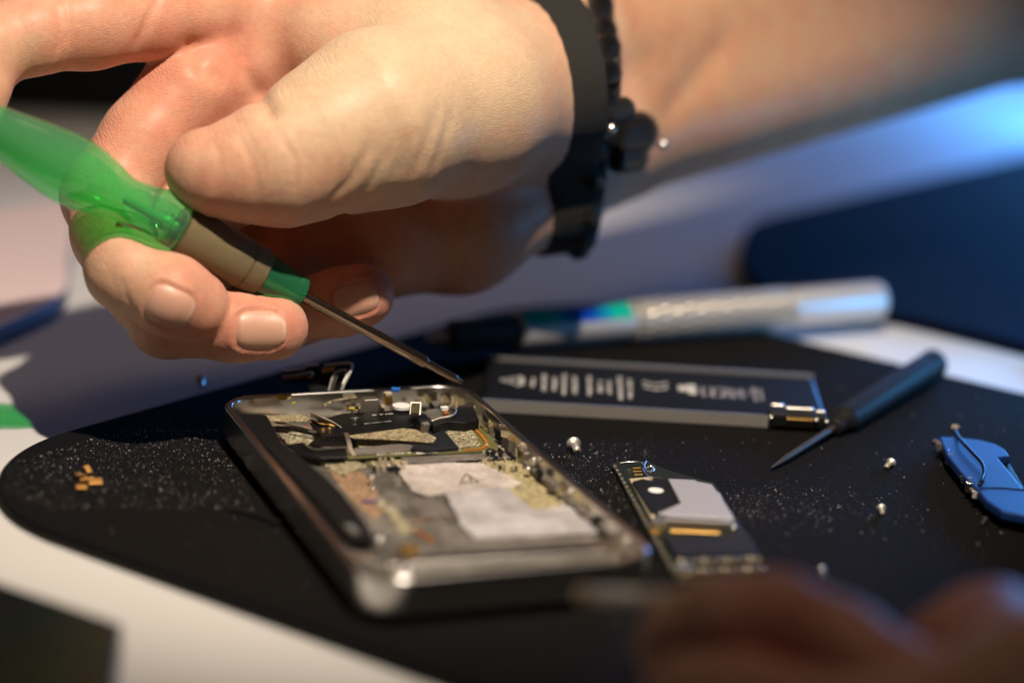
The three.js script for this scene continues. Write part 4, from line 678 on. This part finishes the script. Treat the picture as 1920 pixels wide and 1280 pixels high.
// ------------------------------------------------------------------ small litter on the mat
{
  const o = onY(167, 900, 3), g = thing('brass_clip', 'crumpled little brass clip on the rounded end of the mat', 'clip', o);
  M.bronze = std({ color: lin(0.50, 0.25, 0.06), metalness: 0.6, roughness: 0.42 });
  const lump = (x, y, w, d, yaw, tilt) => { const p = toLocal(g, onY(x, y, 3.9)); part(g, 'brass_leaf', place(rbox(w * MM, 0.7 * MM, d * MM, 0.0003, 3), p.x, p.y, p.z, yaw, tilt), M.bronze); };
  lump(178, 903, 3.0, 2.0, 0.3, 0.35); lump(164, 880, 1.4, 2.2, 0.7, 0.6); lump(150, 890, 1.6, 2.4, -0.5, -0.4); lump(162, 898, 3.2, 0.9, 0.6, 0.2); lump(152, 913, 2.4, 1.8, 0.2, 0.2);
  const s = thing('black_strip', 'thin black plastic sliver on the mat left of the phone', 'scrap', onY(470, 966, 3));
  part(s, 'strip_body', ribbon([[420, 953], [452, 958], [490, 968], [525, 982]].map(([x, y]) => toLocal(s, onY(x, y, 3.5))), V(0.3, 0, 1), 0.0014, 0.0006, 16), M.blackPlastic);
  // dust on the fabric
  const dust = new THREE.InstancedMesh(new THREE.TetrahedronGeometry(0.00016), std({ color: lin(0.8, 0.77, 0.74), roughness: 0.5 }), 5000); dust.name = 'dust'; dust.userData = { kind: 'stuff', label: 'pale dust specks scattered over the black mat', category: 'dust' };
  const m4 = new THREE.Matrix4(), q4 = new THREE.Quaternion(); let k = 0, guard = 0;
  const onMat = (p) => { const a = p.x * ma.x + p.z * ma.y, b = p.x * mb.x + p.z * mb.y; return a > 0.316 && a < 0.540 && b > -0.379; };
  while (k < 5000 && guard++ < 60000) {
    const z = rnd(); let x, y;
    if (z < 0.10) { x = 1360 + 230 * (rnd() + rnd() + rnd()) - 250; y = 880 + 45 * (rnd() + rnd() + rnd()); } else if (z < 0.6) { x = rr(10, 640); y = 806 + 150 * rnd() ** 1.7; } else if (z < 0.7) { x = rr(1020, 1230); y = rr(830, 960); } else { x = rr(0, 1920); y = rr(700, 1280); }
    const p = onY(x, y, 3); if (!onMat(p)) continue; const lx = p.x - PX, lz = p.z - PZ, c = Math.cos(PYAW), s2 = Math.sin(PYAW), u = lx * c - lz * s2, v = lx * s2 + lz * c; if (Math.abs(u) < 0.0296 && Math.abs(v) < 0.0578) continue;
    p.y += 0.00006; q4.set(rnd() - 0.5, rnd() - 0.5, rnd() - 0.5, rnd() - 0.5).normalize(); const sc = 0.28 + 0.95 * rnd() ** 9; m4.compose(p, q4, V(sc, sc, sc)); dust.setMatrixAt(k++, m4);
  }
  dust.count = k; scene.add(dust);
}

// ------------------------------------------------------------------ things around the mat
{
  const smooth = (pts, n = 60) => new THREE.CatmullRomCurve3(pts.map(([x, z]) => V(x, 0, z)), true, 'catmullrom', 0.3).getPoints(n).slice(0, -1).map((p) => [p.x, p.z]);
  const o = onY(1700, 480, 0), pad = thing('navy_pad', 'dark navy pad with a rounded corner behind the pen knife', 'pad', V(o.x, 0, o.z));
  M.navy = phys({ color: lin(0.002, 0.004, 0.012), roughness: 0.8, specularIntensity: 0.1, bumpMap: rep(fineBump, 10), bumpScale: 0.0002 });
  part(pad, 'pad_sheet', slab(smooth(traced(pad, [[1388, 470], [1398, 432], [1430, 408], [1600, 366], [1920, 288], [2250, 210], [2320, 420], [2250, 722], [1920, 642], [1700, 590], [1480, 552], [1410, 522]], 4), 120), 0.0001, 0.004, 0.0006), M.navy);
  const c = onY(80, 1240, 8), cs = thing('phone_case', 'black phone case corner in the near left foreground', 'case', V(c.x, 0, c.z));
  const kA = toLocal(cs, onY(226, 1166, 8.5)), kE = toLocal(cs, onY(0, 1090, 8.5)).sub(kA).normalize(), kF = toLocal(cs, onY(216, 1290, 8.5)).sub(kA).normalize(), kP = (p, q) => [kA.x + kE.x * p + kF.x * q, kA.z + kE.z * p + kF.z * q];
  part(cs, 'case_body', slab(smooth([kP(0.003, 0), kP(0, 0.003), kP(0, 0.04), kP(0, 0.087), kP(0.003, 0.09), kP(0.05, 0.09), kP(0.107, 0.09), kP(0.11, 0.087), kP(0.11, 0.04), kP(0.11, 0.003), kP(0.107, 0), kP(0.05, 0)], 120), 0.0001, 0.0085, 0.001), phys({ color: lin(0.008, 0.009, 0.013), roughness: 0.3 }));
  const e = onY(40, 560, 0), pp = thing('pale_phone', 'pale pink phone with a dark blue edge lying at the far left', 'phone', V(e.x, 0, e.z));
  const outline = [[-260, 712], [-100, 656], [60, 588], [104, 566], [126, 540], [128, 500], [122, 380], [-260, 470]];
  part(pp, 'phone_body', slab(smooth(traced(pp, outline, 5.5), 80), 0.0001, 0.0055, 0.0012), phys({ color: lin(0.010, 0.018, 0.06), roughness: 0.35 }));
  part(pp, 'phone_back', slab(smooth(traced(pp, outline.map(([x, y]) => [x - 3, y - 5]), 6.2), 80), 0.00552, 0.0062, 0.0003), std({ color: lin(0.74, 0.58, 0.57), roughness: 0.5 }));
  const d = onY(140, 222, 0), tc = thing('tool_case', 'dark case standing at the back, seen between finger and handle', 'case', V(d.x, 0, d.z - 0.06));
  part(tc, 'case_body', place(rbox(0.26, 0.09, 0.11, 0.006), 0, 0.0455, 0), M.blackPlastic);
  part(tc, 'case_lid', place(rbox(0.262, 0.02, 0.112, 0.006), 0, 0.101, 0), M.blackPlastic);
}

// ------------------------------------------------------------------ the other hand, close to the lens, with a small rod
{
  const prims = [
    ...chain([[2000, 1350, 365, 14], [2350, 1330, 345, 20], [2900, 1300, 330, 26]], 0), ...chain([[2000, 1350, 365, 14], [1790, 1400, 372, 11.5]], 0), ...chain([[2000, 1350, 365, 14], [1880, 1260, 385, 11.5]], 0), ...chain([[2000, 1350, 365, 14], [1600, 1400, 362, 10]], 0),
    ...chain([[1285, 1212, 388, 8], [1345, 1190, 388, 9.3], [1455, 1190, 389, 9.9], [1560, 1240, 388, 10.2], [1690, 1330, 380, 10.6], [1790, 1400, 372, 11.5]], 1),
    ...chain([[1720, 1330, 392, 8.2], [1800, 1240, 396, 9.6], [1860, 1212, 398, 10.5], [1880, 1260, 385, 11.5]], 2),
    ...chain([[1300, 1325, 376, 8.4], [1400, 1345, 374, 9.6], [1600, 1400, 362, 10]], 3),
  ];
  const body = meshBody(prims, 0.8);
  const h = single('hand', skin(body, [], [[1470, 1170, 380, 16, 0.6], [1850, 1200, 392, 18, 0.6]], [0.62, 0.36, 0.26]), M.skin, 'blurred fingers close to the lens in the near right foreground', 'hand');
  nail(h, body, nailFrame(body, [1300, 1165], at(1285, 1212, 388).sub(at(1455, 1190, 389)).normalize(), 5.5, 4.6));
  const a = at(1098, 1116, 408), b = at(1330, 1130, 396), dir = b.clone().sub(a).normalize(), r = thing('metal_rod', 'short grey metal rod with a brass ball end held by the foreground fingers', 'tool', a);
  part(r, 'rod_shank', turned(V(0, 0, 0), dir, [[1.2, 0.2], [1.4, 1.2], [4, 1.6], [11.2, 1.7], [11.3, 0.2]], 24), M.satin);
  part(r, 'rod_sleeve', turned(V(0, 0, 0), dir, [[11.2, 0.2], [11.3, 1.8], [24, 1.8], [24.1, 0.2]], 24), M.steelRough);
  const bl = new THREE.SphereGeometry(1.9 * MM, 20, 14); part(r, 'brass_ball', bl, M.cream);
  const rg = new THREE.TorusGeometry(1.55 * MM, 0.35 * MM, 10, 24); rg.applyQuaternion(new THREE.Quaternion().setFromUnitVectors(V(0, 0, 1), dir)); rg.translate(dir.x * 0.0113, dir.y * 0.0113, dir.z * 0.0113); part(r, 'rod_ring', rg, M.cream);
}
renderer.render(scene, camera);
